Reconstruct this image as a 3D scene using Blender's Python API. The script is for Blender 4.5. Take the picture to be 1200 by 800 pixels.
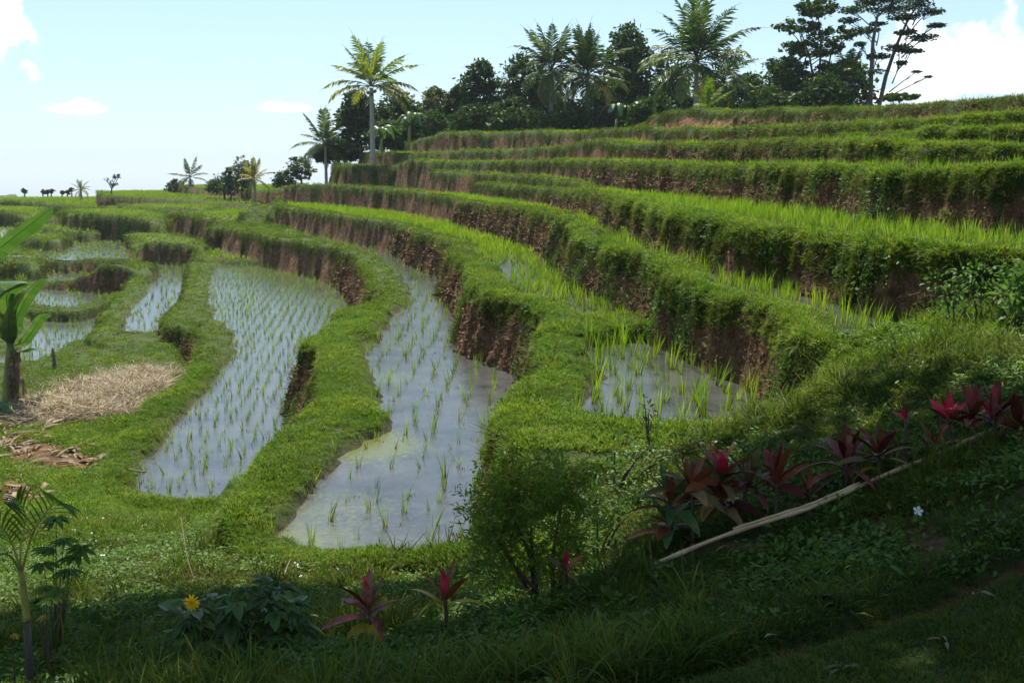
import bpy, math, random
import numpy as np
from mathutils import Vector, Matrix, Euler
random.seed(7)
RNG = np.random.default_rng(11)
R = math.radians
sc = bpy.context.scene
col = sc.collection
for o in list(bpy.data.objects):
    bpy.data.objects.remove(o)

# ------------------------------------------------------------------ camera
PITCH = math.atan(205 / 1267.0)
cam = bpy.data.cameras.new('camera')
cam.sensor_width = 36.0
cam.lens = 38.0
cam.clip_start = 0.05
cam.clip_end = 200000.0
camo = bpy.data.objects.new('camera', cam)
camo.location = (0, 0, 0)
camo.rotation_euler = (R(90) - PITCH, 0, 0)
col.objects.link(camo)
sc.camera = camo

# ------------------------------------------------------------------ sky, sun, exposure
SUN_EL, SUN_AZ = R(60), R(-10)          # azimuth clockwise from the view direction
world = bpy.data.worlds.new('World')
sc.world = world
world.use_nodes = True
def build_world():
    nt = world.node_tree; N = nt.nodes; L = nt.links
    N.clear()
    out = N.new('ShaderNodeOutputWorld')
    bg = N.new('ShaderNodeBackground'); bg.inputs['Strength'].default_value = 0.072
    sky = N.new('ShaderNodeTexSky'); sky.sky_type = 'NISHITA'; sky.sun_disc = False
    sky.sun_elevation = SUN_EL; sky.sun_rotation = SUN_AZ
    sky.altitude = 400; sky.air_density = 1.0; sky.dust_density = 0.7; sky.ozone_density = 1.0
    tc = N.new('ShaderNodeTexCoord')
    def math_(op, a, b=None, c=None):
        n = N.new('ShaderNodeMath'); n.operation = op
        for i, v in enumerate((a, b, c)):
            if v is None: continue
            if isinstance(v, (int, float)): n.inputs[i].default_value = v
            else: L.new(v, n.inputs[i])
        return n.outputs[0]
    sep = N.new('ShaderNodeSeparateXYZ'); L.new(tc.outputs['Generated'], sep.inputs[0])
    az = math_('ARCTAN2', sep.outputs[0], sep.outputs[1])
    el = math_('ARCSINE', sep.outputs[2])
    comb = N.new('ShaderNodeCombineXYZ'); L.new(az, comb.inputs[0]); L.new(el, comb.inputs[1])
    nz = N.new('ShaderNodeTexNoise'); nz.inputs['Scale'].default_value = 34; nz.inputs['Detail'].default_value = 7
    nz.inputs['Roughness'].default_value = 0.56
    L.new(comb.outputs[0], nz.inputs['Vector'])
    nz2 = N.new('ShaderNodeTexNoise'); nz2.inputs['Scale'].default_value = 5.0; nz2.inputs['Detail'].default_value = 6
    mp = N.new('ShaderNodeMapping'); mp.inputs['Scale'].default_value = (1, 2.6, 1); mp.inputs['Location'].default_value = (3.1, 0.4, 0)
    L.new(comb.outputs[0], mp.inputs[0]); L.new(mp.outputs[0], nz2.inputs['Vector'])
    # clouds: (px, py, half width px, half height px, flat base)
    blobs = [(-14, 50, 66, 60, 0), (96, 136, 36, 12, 1), (338, 131, 36, 8, 1), (1078, 98, 60, 62, 1), (1145, 88, 48, 50, 1), (1105, 96, 40, 22, 1),
             (1110, 114, 90, 14, 1), (1200, 0, 80, 15, 0), (1010, 118, 40, 10, 0)]
    tot = None
    for (px, py, w, h, flat) in blobs:
        a0 = math.atan((px - 600) / 1267.0); e0 = math.atan((195 - py) / 1267.0)
        dx = math_('DIVIDE', math_('SUBTRACT', az, a0), w / 1267.0)
        dy = math_('DIVIDE', math_('SUBTRACT', el, e0), h / 1267.0)
        if flat:
            dy = math_('MAXIMUM', dy, math_('MULTIPLY', dy, -1.9))
        d = math_('SQRT', math_('ADD', math_('MULTIPLY', dx, dx), math_('MULTIPLY', dy, dy)))
        m = math_('SUBTRACT', 1.0, d)
        tot = m if tot is None else math_('MAXIMUM', tot, m)
    # broad cloud field elsewhere in the sky, as scattered as in the part in view
    fieldm = math_('MULTIPLY', math_('SUBTRACT', nz2.outputs[0], 0.60), 3.2)
    away = math_('SUBTRACT', math_('ABSOLUTE', az), 0.50)
    up = math_('SUBTRACT', el, 0.22)
    outside = math_('MULTIPLY', math_('MAXIMUM', away, up), 8.0)
    fieldm = math_('MINIMUM', fieldm, outside)
    tot = math_('MAXIMUM', tot, fieldm)
    tot = math_('ADD', tot, math_('MULTIPLY', math_('SUBTRACT', nz.outputs[0], 0.5), 2.1))
    mr = N.new('ShaderNodeMapRange'); mr.inputs[1].default_value = 0.0; mr.inputs[2].default_value = 0.45
    mr.interpolation_type = 'SMOOTHSTEP'; L.new(tot, mr.inputs[0])
    # thin veil near the horizon and wisps
    veil = N.new('ShaderNodeMapRange'); veil.inputs[1].default_value = 0.0; veil.inputs[2].default_value = 0.30
    veil.inputs[3].default_value = 0.6; veil.inputs[4].default_value = 0.25; L.new(el, veil.inputs[0])
    hz = N.new('ShaderNodeMix'); hz.data_type = 'RGBA'
    L.new(veil.outputs[0], hz.inputs[0]); L.new(sky.outputs[0], hz.inputs[6])
    hz.inputs[7].default_value = (3.5, 5.6, 7.7, 1)
    mx = N.new('ShaderNodeMix'); mx.data_type = 'RGBA'
    L.new(mr.outputs[0], mx.inputs[0]); L.new(hz.outputs[2], mx.inputs[6])
    mx.inputs[7].default_value = (9.2, 9.5, 9.8, 1)
    L.new(mx.outputs[2], bg.inputs['Color']); L.new(bg.outputs[0], out.inputs[0])
build_world()
sun = bpy.data.lights.new('sun', 'SUN'); sun.energy = 5.0; sun.angle = R(0.6); sun.color = (1.0, 0.93, 0.80)
suno = bpy.data.objects.new('sun', sun); col.objects.link(suno)
SUN_DIR = Vector((math.sin(SUN_AZ) * math.cos(SUN_EL), math.cos(SUN_AZ) * math.cos(SUN_EL), math.sin(SUN_EL)))
suno.rotation_euler = SUN_DIR.to_track_quat('Z', 'Y').to_euler()
suno.location = SUN_DIR * 60
sc.view_settings.view_transform = 'Standard'; sc.view_settings.look = 'None'
sc.view_settings.exposure = 1.12; sc.view_settings.gamma = 1.0
sc.render.engine = 'CYCLES'
sc.cycles.max_bounces = 6; sc.cycles.transparent_max_bounces = 8
sc.cycles.diffuse_bounces = 3; sc.cycles.glossy_bounces = 3; sc.cycles.transmission_bounces = 4

# ------------------------------------------------------------------ photograph geometry
CP, SP = math.cos(PITCH), math.sin(PITCH)
def ray(px, py):
    u = (px - 600) / 1267.0; v = (400 - py) / 1267.0
    return (u, CP + v * SP, -SP + v * CP)
def onz(px, py, z):
    d = ray(px, py); t = z / d[2]
    return (d[0] * t, d[1] * t, z)
def onD(px, py, D):
    d = ray(px, py); t = D / d[1]
    return (d[0] * t, D, d[2] * t)

# ------------------------------------------------------------------ noise helpers
def _h(ix, iy, s):
    n = (ix.astype(np.int64) * 374761393 + iy.astype(np.int64) * 668265263 + s * 974634777) & 0xffffffff
    n = ((n ^ (n >> 13)) * 1274126177) & 0xffffffff
    return ((n ^ (n >> 16)) & 0xffff) / 65535.0
def vnoise(x, y, s=0):
    ix = np.floor(x); iy = np.floor(y); fx = x - ix; fy = y - iy
    fx = fx * fx * (3 - 2 * fx); fy = fy * fy * (3 - 2 * fy)
    a = _h(ix, iy, s); b = _h(ix + 1, iy, s); c = _h(ix, iy + 1, s); d = _h(ix + 1, iy + 1, s)
    return (a + (b - a) * fx) * (1 - fy) + (c + (d - c) * fx) * fy
def fbm(x, y, s=0, o=3):
    r = 0; a = 0.5; t = 0
    for i in range(o):
        r = r + a * vnoise(x * 2 ** i, y * 2 ** i, s + i * 17); t += a; a *= 0.5
    return r / t
def sstep(a, b, x):
    t = np.clip((x - a) / (b - a), 0, 1); return t * t * (3 - 2 * t)

# ------------------------------------------------------------------ terraces traced from the photograph
# point kinds: (px,py) on the terrace's own level; (px,py,v): v<0 a height, v>0 a distance; ('h',px,D) hidden, plan position only
# sx 'w' = outline of open water; bund = width of the grass edge (metres)
T = []
def terr(name, z, pts, water=None, bund=0.5, slope=3.4, rice=None, ctrl=None, zint=None, soil=0.5, lift=0.09):
    T.append(dict(name=name, z=z, pts=pts, water=water, bund=bund, slope=slope, rice=rice, ctrl=ctrl, soil=soil, lift=lift, zint=zint))

# near grass slope and left meadow
Fc = [(240,605,-4.72),(150,590,-4.72),(110,560,-4.75),(180,470,-4.8),(130,460,-5.0),(150,410,-5.25),(60,425,-5.3),(20,500,-4.9),(0,600,-4.3),
      (100,650,-3.95),(0,700,-3.2),(0,800,-2.55),(200,700,-3.25),(200,800,-2.5),(320,656,-3.44),(430,664,-3.42),(550,664,-3.42),
      (300,740,-2.85),(430,715,-2.85),(430,800,-2.2),(600,700,-2.75),(600,800,-2.1),(640,590,-2.78),(600,630,-3.05),(700,515,-2.5),(800,518,-2.54),(900,512,-2.46),
      (770,660,-2.2),(860,620,-2.07),(1000,575,-1.85),(1170,505,-1.55),(940,490,-2.25),(1000,440,-1.62),(1000,500,-1.76),(1100,440,-1.47),
      (1200,440,-1.35),(1200,400,-1.33),(1200,364,-1.32),(1130,366,-1.36),(1120,400,-1.42),(1000,720,-1.8),(800,790,-1.85),(1200,800,-1.7),
      (1000,800,-1.75),(1200,670,-1.66),(1000,640,-1.95),(900,700,-2.0),(1000,397,-1.52),(1090,388,-1.44),(720,720,-2.2),(1300,500,-1.3),(180,392,-5.25)]
Fw = [(0,0,-1.6),(3,0,-1.6),(-3,0,-1.9),(-7,3,-3.0),(7,5,-1.2),(8,8.5,-1.25),(6,9.6,-1.3),(5,2,-1.6),(-9,12,-5.0),(-12,20,-5.4)]
terr('grass_slope', None, [('h',-300,40),(22,421,-5.3),(55,416,-5.3),(82,394,-5.3),(115,386,-5.3),(154,388,-5.25),(187,384,-5.2),(205,412,-5.1),
      (215,440,-4.95),(178,480,-4.85),(140,530,-4.8),(118,562,-4.78),(130,585,-4.75),(165,598,-4.75),(205,604,-4.74),(245,608,-4.7),(275,612,-4.5),(300,632,-3.8),(316,651,-3.46),(430,659,-3.46),(545,659,-3.46),
      (585,612,-3.1),(620,575,-2.75),(655,535,-2.6),(672,512,-2.5),(775,518,-2.52),(895,511,-2.5),(935,492,-2.3),(952,470,-2.1),(960,430,-1.8),(966,402,-1.58),
      (1000,397,-1.52),(1092,388,-1.45),(1098,350,-1.15),('h',1100,10.0),('h',1200,9.85),('h',1500,9.6),('h',2400,8),('w',12,-4),('w',-10,-4),('w',-14,8)],
     ctrl=(Fc, Fw), bund=0, slope=2.4, soil=0.3)
terr('paddy_terrace', -4.8, [(118,566),(150,505),(190,465),(222,438),(236,420),(238,400),(230,386),(192,379),(197,363),(218,350),(220,330),(222,306),
      (262,303),(330,300),(420,335),(440,380),(410,450),(380,540),(310,610),(240,622),(160,612)],
     water=[(150,556),(165,534),(187,504),(209,484),(234,457),(260,432),(270,407),(263,386),(242,368),(240,343),(245,310),(300,306),(360,318),(440,340),(470,400),(420,470),(380,560),
            (300,551),(283,572),(269,589),(242,596),(206,592),(179,587),(154,575)], rice=0.34)
terr('paddy_terrace', -3.5, [(240,273,60),(262,266),(300,275),(325,280),(375,287),(417,299),(422,308),(432,316),(438,331),(452,351),(430,357),(400,368),(390,380),(372,394),(356,399),
      (372,411),(384,432),(387,455),(389,474),(370,487),(350,500),(335,515),(310,536),(290,561),(272,585),(270,608),(296,646),(330,664),(560,664),(640,610),(680,520),(700,440),(720,380),
      (640,338),(560,300),(500,280),(450,268),(400,261),(340,258),(290,258),(262,260)],
     water=[(345,276),(400,291),(440,303),(458,318),(474,335),(480,352),(455,372),(446,388),(425,402),(419,421),(425,438),(446,468),(446,490),(432,503),(407,516),(391,525),(388,543),(363,561),
            (341,581),(326,602),(315,628),(345,646),(426,653),(492,654),(548,652),(640,600),(700,500),(700,420),(700,380),(640,345),(560,310),(500,285),(400,266),(345,264)], rice=0.36, slope=2.9)
terr('paddy_terrace', -2.42, [(325,243,64),(360,250,59),(407,254),(450,259),(475,265),(490,272),(520,280),(537,284),(528,297),(550,306),(556,325),(568,340),(600,350),(630,357),(645,367),(649,380),
      (655,392),(700,389),(757,383),(830,372),(860,350),(800,315),(700,285),('h',600,46),('h',500,62),('h',400,74),('h',325,76)], bund=0.55, rice=0.27, soil=0.66)
terr('paddy_terrace', -2.5, [(660,365),(641,396),(633,406),(641,438),(616,461),(607,480),(600,508),(603,538),(640,556),(700,540),(800,540),(940,520),(975,480),(985,430),(900,395),(800,370),(720,372)],
     water=[(688,405),(684,430),(685,455),(668,490),(700,510),(775,512),(825,508),(895,504),(960,480),(960,420),(860,385),(760,380),(705,385)], rice=0.27)
terr('paddy_terrace', None, [(322,237,77),(338,218,73),(345,216,72),(385,216,68),(430,219,62),(475,223,56),(525,230,48),(540,235,45),(570,238,40),(600,241,36),(630,246,32),(657,252,27.5),(682,266,23.8),(676,275,22.8),(690,282,21.8),
      (710,287,20.4),(740,295,18.7),(770,300,18),(786,308,16.8),(790,322,15.3),(825,337,14.2),(862,350,13.1),(900,358,12.4),(930,372,11.5),(948,388,10.7),(960,400,10.1),(1000,397,9.7),(1092,388,9.6),
      ('h',1120,11.6),('h',1050,14.6),('h',900,19),('h',760,29),('h',680,42),('h',600,60),('h',500,78),('h',340,88)], zint=-1.62, bund=0.40, rice=0.235, soil=0.62, slope=3.4)
terr('paddy_terrace', None, [('h',540,66),(580,216,54),(600,219,51),(645,221,44),(695,225,33.5),(725,231,28),(755,239,23.6),(792,247,19.8),(820,254,18.2),(862,260,16.6),(900,267,15.4),(950,271,14.6),
      (987,279,13.4),(1025,287,12.3),(1037,290,12.0),(1050,282,11.8),(1075,284,11.6),(1100,291,11.1),(1150,295,10.8),(1200,297,10.5),(1300,300,10),(1500,300,10),
      ('h',1500,20),('h',1200,19),('h',1000,24),('h',860,31),('h',760,42),('h',650,62),('h',560,78)], zint=-.92, bund=0.5, rice=0.24, soil=0.35)
terr('paddy_terrace', None, [('h',490,78),(515,201,66),(550,203,62),(600,206,55),(640,208,47),(665,213,43),(690,219,39),('h',720,46),('h',660,66),('h',560,90),('h',500,96)], bund=0.4, rice=0.3, soil=0.6)
terr('paddy_terrace', None, [('h',395,92),(404,194,82),(440,195,79),(465,194,77),(478,187,75),(525,190,69),(600,190,60),(645,188,52),(700,189,43),(750,191,36),(825,194,29.7),(900,195,24.5),(987,196,20.3),(1050,202,17),(1075,200,16.4),
      (1100,198,15.8),(1200,196,14.2),(1350,194,13),(1500,192,13),('h',1500,24),('h',1200,25),('h',1000,33),('h',800,52),('h',650,80),('h',500,110),('h',400,120)], bund=0.4, rice=0.26, soil=0.45)
terr('paddy_terrace', None, [('h',430,96),(440,179,85),(498,179,78),(540,177,74),(600,176,68),(655,172,60),(691,166,54),(765,168,43),(847,168,34),(900,165,29.5),(982,166,25.2),(1037,166,22.6),(1092,173,20.3),(1134,170,19.2),(1175,173,18.2),
      (1200,169,17.6),(1400,165,16),('h',1500,30),('h',1200,32),('h',1000,42),('h',800,66),('h',650,95),('h',450,125)], bund=0.4, rice=0.28, soil=0.5)
terr('paddy_terrace', None, [('h',470,100),(478,168,88),(500,161,85),(523,155,82),(600,155,74),(710,153,60),(752,149,52),(790,152,46),(860,150,38),(941,147,31.2),(1004,143,28.2),(1029,147,26.8),(1051,143,25.7),(1092,141,24.2),(1175,137,22.2),
      (1200,133,21.6),(1400,125,20),('h',1500,40),('h',1200,44),('h',1000,60),('h',800,90),('h',650,125),('h',460,140)], bund=0.4, rice=0.3, soil=0.5)
terr('paddy_terrace', None, [('h',975,32),(982,159,27.4),(1010,158,26.2),(1081,157,23.2),(1098,150,22.4),(1134,154,21),(1165,153,20.4),(1200,150,19.7),(1400,148,18),('h',1500,32),('h',1200,30),('h',1050,34)], bund=0.35, rice=0.3, soil=0.4)
terr('grass_ridge', None, [('h',745,62),(757,146,55),(768,136,53),(790,131,50),(809,129,49),(847,132,46),(900,128,42),(955,129,38),(1037,126,33),(1092,121,30),(1147,118,28),(1200,113,26),(1400,100,24),
      ('h',1600,60),('h',1200,90),('h',1000,110),('h',850,120),('h',740,110)], bund=0, soil=0.45, slope=1.5)
# valley on the left
terr('paddy_terrace', -6.3, [(-250,440),(20,440),(130,402),(165,385),(150,355),(-250,355)], water=[(-250,440),(18,418),(22,396),(34,370),(80,369),(118,367),(150,362),(180,385),(130,404),(20,442)], rice=0.3, bund=.4)
terr('paddy_terrace', -6.0, [(-150,364),(30,363),(60,364),(85,366),(100,362),(122,357),(134,352),(160,340),(160,330),(-150,330)], water=[(37,341),(37,359),(60,362),(85,363),(98,359),(120,354),(131,349),(150,340),(150,332),(37,332)], rice=0.34)
terr('paddy_terrace', -5.3, [(98,398),(118,380),(121,368),(134,352),(146,338),(157,328),(152,318),(150,304),(225,300),(240,330),(235,380),(200,400),(130,405)],
     water=[(134,392),(150,360),(162,348),(174,335),(166,322),(156,310),(160,304),(216,304),(240,320),(240,345),(225,385),(195,392),(160,394)], rice=0.4)
terr('paddy_terrace', None, [('h',30,64),(20,333,55),(45,333,53.5),(80,330,53),(103,325,52.5),(113,315,52),(118,309,52),(128,307,52),(141,311,51.5),(152,316,51),(166,322,50.5),(174,329,50),('h',180,54),('h',160,62),('h',90,66)], rice=0.5, soil=0.9, zint=-5.85)
terr('paddy_terrace', None, [('h',150,75),(161,300,62),(163,290,61),(175,284,60),(187,282,60),(210,284,59.5),(228,287,59),(236,293,58.5),(239,302,58),('h',245,66),('h',200,74)], rice=0.35, soil=0.7)
terr('paddy_terrace', -4.62, [(226,303),(260,304),(300,305),(345,306),(345,285),(240,277)], rice=0.3, bund=.3, soil=.6)
terr('paddy_terrace', None, [(-250,312,62),(0,309,62),(60,306,61),(118,303,60),(150,303,60),(240,301,60),('h',260,62),('h',270,95),('h',60,95),('h',-250,95)], rice=0.5, soil=0.4, zint=-5.2)
terr('paddy_terrace', None, [('h',70,92),(82,252,81),(95,250,80),(135,252,78),(160,255,76),(175,259,75),(190,266,74),(193,271,74),('h',200,84),('h',150,96)], rice=0.35, soil=0.2)
terr('paddy_terrace', None, [('h',140,102),(146,244,92),(187,243,90),(225,244,88),(242,247,86),(246,256,85),('h',262,90),('h',250,104)], rice=0.35, soil=0.4)
terr('paddy_terrace', None, [('h',225,110),(84,244,100),(120,243,98),(170,245,95),(262,262,66),(290,262,66),(330,246,64),('h',340,72),('h',300,100)], rice=0.35, soil=0.5)
terr('paddy_terrace', None, [('h',118,140),(119,229,110),(122,229,108),(150,231,106),(190,233,104),(225,235,102),(262,238,99),(284,239,97),(290,244,96),('h',310,100),('h',300,145)], rice=0.35, soil=0.85)
terr('paddy_terrace', None, [('h',214,140),(217,221,120),(225,219,119),(242,221,117),(270,223,112),(300,223,106),(345,221,98),('h',360,110),('h',360,150)], rice=0.35, soil=0.85)
terr('paddy_terrace', None, [('h',-300,150),(-200,233,125),(0,234,122),(40,237,118),(60,240,115),(100,243,111),(118,243,109),('h',135,112),('h',140,150)], rice=0.3, soil=0.0)
terr('paddy_terrace', None, [('h',-300,120),(-200,246,105),(0,247,103),(15,250,100),(30,256,95),(40,258,95),('h',60,100),('h',60,120)], rice=0.3, soil=0.0)
terr('paddy_terrace', None, [('h',50,92),(56,257,86),(72,256,85),(85,259,84),(90,265,83),('h',98,90)], rice=0.35, soil=0.5)
terr('paddy_terrace', None, [('h',20,88),(28,267,80),(52,268,78),(85,271,77),(104,272,76),(110,278,75),('h',122,84)], rice=0.35, soil=0.5)
terr('paddy_terrace', None, [('h',10,80),(18,284,70),(42,278,70),(60,281,68),(68,289,67),('h',80,72),('h',70,80)], rice=0.35, soil=0.15)
terr('grass_mound', None, [('h',0,70),(10,310,60),(18,305,59),(28,307,58),(38,314,57),(42,323,56),('h',56,62),('h',40,70)], bund=0, soil=0.1)
terr('grass_mound', None, [(283,258,66),(285,247,67),(300,240,68),(325,238,69),(345,245,68),(340,258,66),(310,262,65)], bund=0, soil=0.0, slope=1.2)

def chaikin(P, n=2):
    for _ in range(n):
        Q = np.roll(P, -1, 0)
        P = np.stack([P * .8 + Q * .2, P * .2 + Q * .8], 1).reshape(-1, P.shape[1])
    return P
def resolve(p, z):
    if p[0] == 'h': return ((p[1] - 600) / 1267.0 * p[2] / 1.0, p[2], np.nan)
    if p[0] == 'w': return (p[1], p[2], np.nan)
    if len(p) == 2: return onz(p[0], p[1], z)
    if p[2] < 0: return onz(*p)
    return onD(*p)
def tps_fit(P):
    n = len(P); d = np.linalg.norm(P[:, None, :2] - P[None, :, :2], axis=2)
    K = np.where(d > 0, d * d * np.log(d + 1e-9), 0) + np.eye(n) * 0.02
    A = np.zeros((n + 3, n + 3)); A[:n, :n] = K; A[:n, n] = 1; A[:n, n + 1:] = P[:, :2]; A[n, :n] = 1; A[n + 1:, :n] = P[:, :2].T
    return np.linalg.solve(A, np.r_[P[:, 2], 0, 0, 0])
def tps_eval(P, w, x, y):
    out = w[-3] + w[-2] * x + w[-1] * y
    for i in range(len(P)):
        d2 = (x - P[i, 0]) ** 2 + (y - P[i, 1]) ** 2 + 1e-9
        out = out + w[i] * 0.5 * d2 * np.log(d2)
    return out
def sdist(P, x, y):                      # + inside
    inside = np.zeros(x.shape, bool); best = np.full(x.shape, 1e18)
    n = len(P)
    for i in range(n):
        ax, ay = P[i, 0], P[i, 1]; bx, by = P[(i + 1) % n, 0], P[(i + 1) % n, 1]
        ex, ey = bx - ax, by - ay; l = ex * ex + ey * ey + 1e-12
        t = np.clip(((x - ax) * ex + (y - ay) * ey) / l, 0, 1)
        d = (x - ax - t * ex) ** 2 + (y - ay - t * ey) ** 2
        best = np.minimum(best, d)
        if ay != by:
            c = ((ay > y) != (by > y)) & (x < (bx - ax) * (y - ay) / (by - ay) + ax)
            inside ^= c
    return np.where(inside, 1, -1) * np.sqrt(best)
for t in T:
    zr = None if t['z'] is None else t['z'] + t['lift']
    V = np.array([resolve(p, zr) for p in t['pts']], float)
    if t['ctrl']:
        C = np.array([onz(*p) for p in t['ctrl'][0]] + [w for w in t['ctrl'][1]], float)
        t['C'] = C; t['W'] = tps_fit(C)
    elif zr is None:
        K = V[~np.isnan(V[:, 2])]; t['K'] = K
    V = V.copy(); V[:, 2] = 0
    t['P'] = chaikin(V)[:, :2]
    if t['water']: 
        Wp = np.array([resolve(p, t['z']) for p in t['water']], float); t['WP'] = chaikin(Wp)[:, :2]

def base_h(x, y):
    D = np.hypot(x, y)
    z = -7.2 - 0.02 * np.clip(D - 40, 0, 200) + fbm(x / 14, y / 14, 5) * 0.8
    z = z - sstep(150, 500, D) * 40 - sstep(250, 1500, D) * 200
    z = np.where(y < -6, -1.7 + 0 * z, z)
    return z
# ditch line at the lower right lawn
DA = np.array(onz(770, 800, -1.86)[:2]); DB = np.array(onz(1205, 655, -1.66)[:2])
def terrain(x, y):
    """returns height, winner id, distance inside its outline (neg = on its bank), soil 0..1, water flag"""
    wx = x + (fbm(x * 1.1, y * 1.1, 1) - .5) * 0.50 + (vnoise(x * 5, y * 5, 3) - .5) * 0.09
    wy = y + (fbm(x * 1.1, y * 1.1, 2) - .5) * 0.50 + (vnoise(x * 5, y * 5, 4) - .5) * 0.09
    Z = base_h(x, y); win = np.full(x.shape, -1); din = np.full(x.shape, 0.0); below = np.zeros(x.shape); wat = np.zeros(x.shape)
    for k, t in enumerate(T):
        P = t['P']; mnx, mny = P.min(0) - 4.5; mxx, mxy = P.max(0) + 4.5
        m = (x > mnx) & (x < mxx) & (y > mny) & (y < mxy)
        if not m.any(): continue
        xm, ym = x[m], y[m]
        nearw = np.clip(np.hypot(xm, ym) / 12, .35, 1.0)     # calmer edges close to the camera
        ux = xm + (wx[m] - xm) * nearw; uy = ym + (wy[m] - ym) * nearw
        d = sdist(P, ux, uy)
        if t['ctrl']: z = tps_eval(t['C'], t['W'], xm, ym)
        elif t['z'] is not None: z = np.full(xm.shape, t['z'] + t['lift'])
        else:
            K = t['K']; w = 0; s = 0
            for q in K:
                ww = 1.0 / ((xm - q[0]) ** 2 + (ym - q[1]) ** 2 + 0.3) ** 1.5
                w = w + ww; s = s + ww * q[2]
            z = s / w
            if t['zint'] is not None: 
                f = sstep(0.3, 1.3, d); z = z * (1 - f) + (t['zint'] + 0.06) * f
        if t['ctrl'] is None: z = z + (fbm(xm * .8, ym * .8, 9) - .5) * 0.07
        if t['bund'] > 0:
            if t['water']:
                dw = sdist(t['WP'], ux, uy)
                z = z - sstep(-0.05, 0.22, dw) * (0.17)
                z = z + np.exp(-((dw + 0.35) / 0.3) ** 2) * 0.05
                wf = dw
            else:
                f = sstep(t['bund'] * .7, t['bund'] * 1.25, d)
                z = z - f * 0.13; wf = d - t['bund']
        else: wf = np.full(d.shape, -1.0)
        z = z + 0.02 * (fbm(xm * 4, ym * 4, 12, 2) - .5) * (wf < 0)
        sl = t['slope'] * (0.65 + 0.8 * fbm(xm * 0.9, ym * 0.9, 21))
        o = np.clip(-d, 0, None)
        drop = np.where(o < 0.12, o * o / 0.24 * sl, (o - 0.06) * sl)
        zt = z - drop + (d < 0) * (fbm(xm * 3.5, ym * 3.5, 31) - .5) * 0.16 * np.clip(o * 4, 0, 1)
        Zm = Z[m]; b = zt > Zm
        Zm[b] = zt[b]; Z[m] = Zm
        a = win[m]; a[b] = k; win[m] = a
        a = din[m]; a[b] = d[b]; din[m] = a
        a = below[m]; a[b] = drop[b]; below[m] = a
        a = wat[m]; a[b] = np.where(d[b] > 0, wf[b], -1); wat[m] = a
    # ditch
    e = DB - DA; L2 = (e ** 2).sum(); tt = np.clip(((x - DA[0]) * e[0] + (y - DA[1]) * e[1]) / L2, -.1, 1.6)
    dd = np.hypot(x - DA[0] - tt * e[0], y - DA[1] - tt * e[1]) 
    Z = Z - 0.10 * np.exp(-(dd / 0.10) ** 2) * (win == 0)
    sidx = np.where(win >= 0, np.array([t['soil'] for t in T])[np.clip(win, 0, None)], 0.2)
    n = fbm(x * 1.3, y * 1.3, 44); n2 = fbm(x * 5, y * 5, 45)
    wall = sstep(0.02, 0.10, -din)
    s = wall * sstep(0.60, 0.34, n * .6 + n2 * .4 + (0.42 - sidx * .50) + .10 * sstep(35, 70, np.hypot(x, y)) - sstep(0.12, 0.6, below) * 0.40)
    soil = np.clip(s, 0, 1)
    soil = np.maximum(soil, (win == 0) * np.exp(-(dd / 0.09) ** 2) * .9)
    return Z, win, din, soil, wat, below
# ------------------------------------------------------------------ polar terrain grid
half = R(27.5)
azf = np.linspace(-half, half, 740)
azc = np.concatenate([np.linspace(half, R(60), 34)[1:], np.linspace(R(60), 2 * math.pi - R(60), 80)[1:], np.linspace(2 * math.pi - R(60), 2 * math.pi - half, 34)[1:]])
AZ = np.concatenate([azf, azc])           # last one equals the first
rr = [0.6]
while rr[-1] < 150:
    D = rr[-1]; rr.append(D * (1 + (0.03 if D < 2.5 else 0.0085 if D < 8 else 0.0046 if D < 13 else 0.0036 if D < 60 else 0.005)))
while rr[-1] < 90000: rr.append(rr[-1] * 1.09)
RR = np.array(rr)
A2, R2 = np.meshgrid(AZ, RR)
GX = R2 * np.sin(A2); GY = R2 * np.cos(A2)
shp = GX.shape
Zf, Wf, Df, Sf, Af, Bf = [a.reshape(shp) for a in terrain(GX.ravel(), GY.ravel())]
GZ = Zf
print('terrain grid', shp)

# ------------------------------------------------------------------ helpers
def new_mat(name):
    m = bpy.data.materials.new(name); m.use_nodes = True
    nt = m.node_tree; nt.nodes.clear(); return m, nt, nt.nodes, nt.links
def node_noise(N, L, scale, detail=3, vec=None, rough=0.55):
    n = N.new('ShaderNodeTexNoise'); n.inputs['Scale'].default_value = scale; n.inputs['Detail'].default_value = detail
    n.inputs['Roughness'].default_value = rough
    if vec is not None: L.new(vec, n.inputs['Vector'])
    return n
def node_ramp(N, L, fac, stops):
    r = N.new('ShaderNodeValToRGB'); el = r.color_ramp.elements
    while len(el) < len(stops): el.new(0.5)
    for e, (p, c) in zip(el, stops): e.position = p; e.color = (*c, 1)
    L.new(fac, r.inputs[0]); return r.outputs[0]
def node_mix(N, L, f, a, b, bt='MIX'):
    m = N.new('ShaderNodeMix'); m.data_type = 'RGBA'; m.blend_type = bt
    for i, v in ((0, f), (6, a), (7, b)):
        if isinstance(v, (int, float)): m.inputs[i].default_value = v
        elif isinstance(v, tuple): m.inputs[i].default_value = (*v, 1)
        else: L.new(v, m.inputs[i])
    return m.outputs[2]
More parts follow.
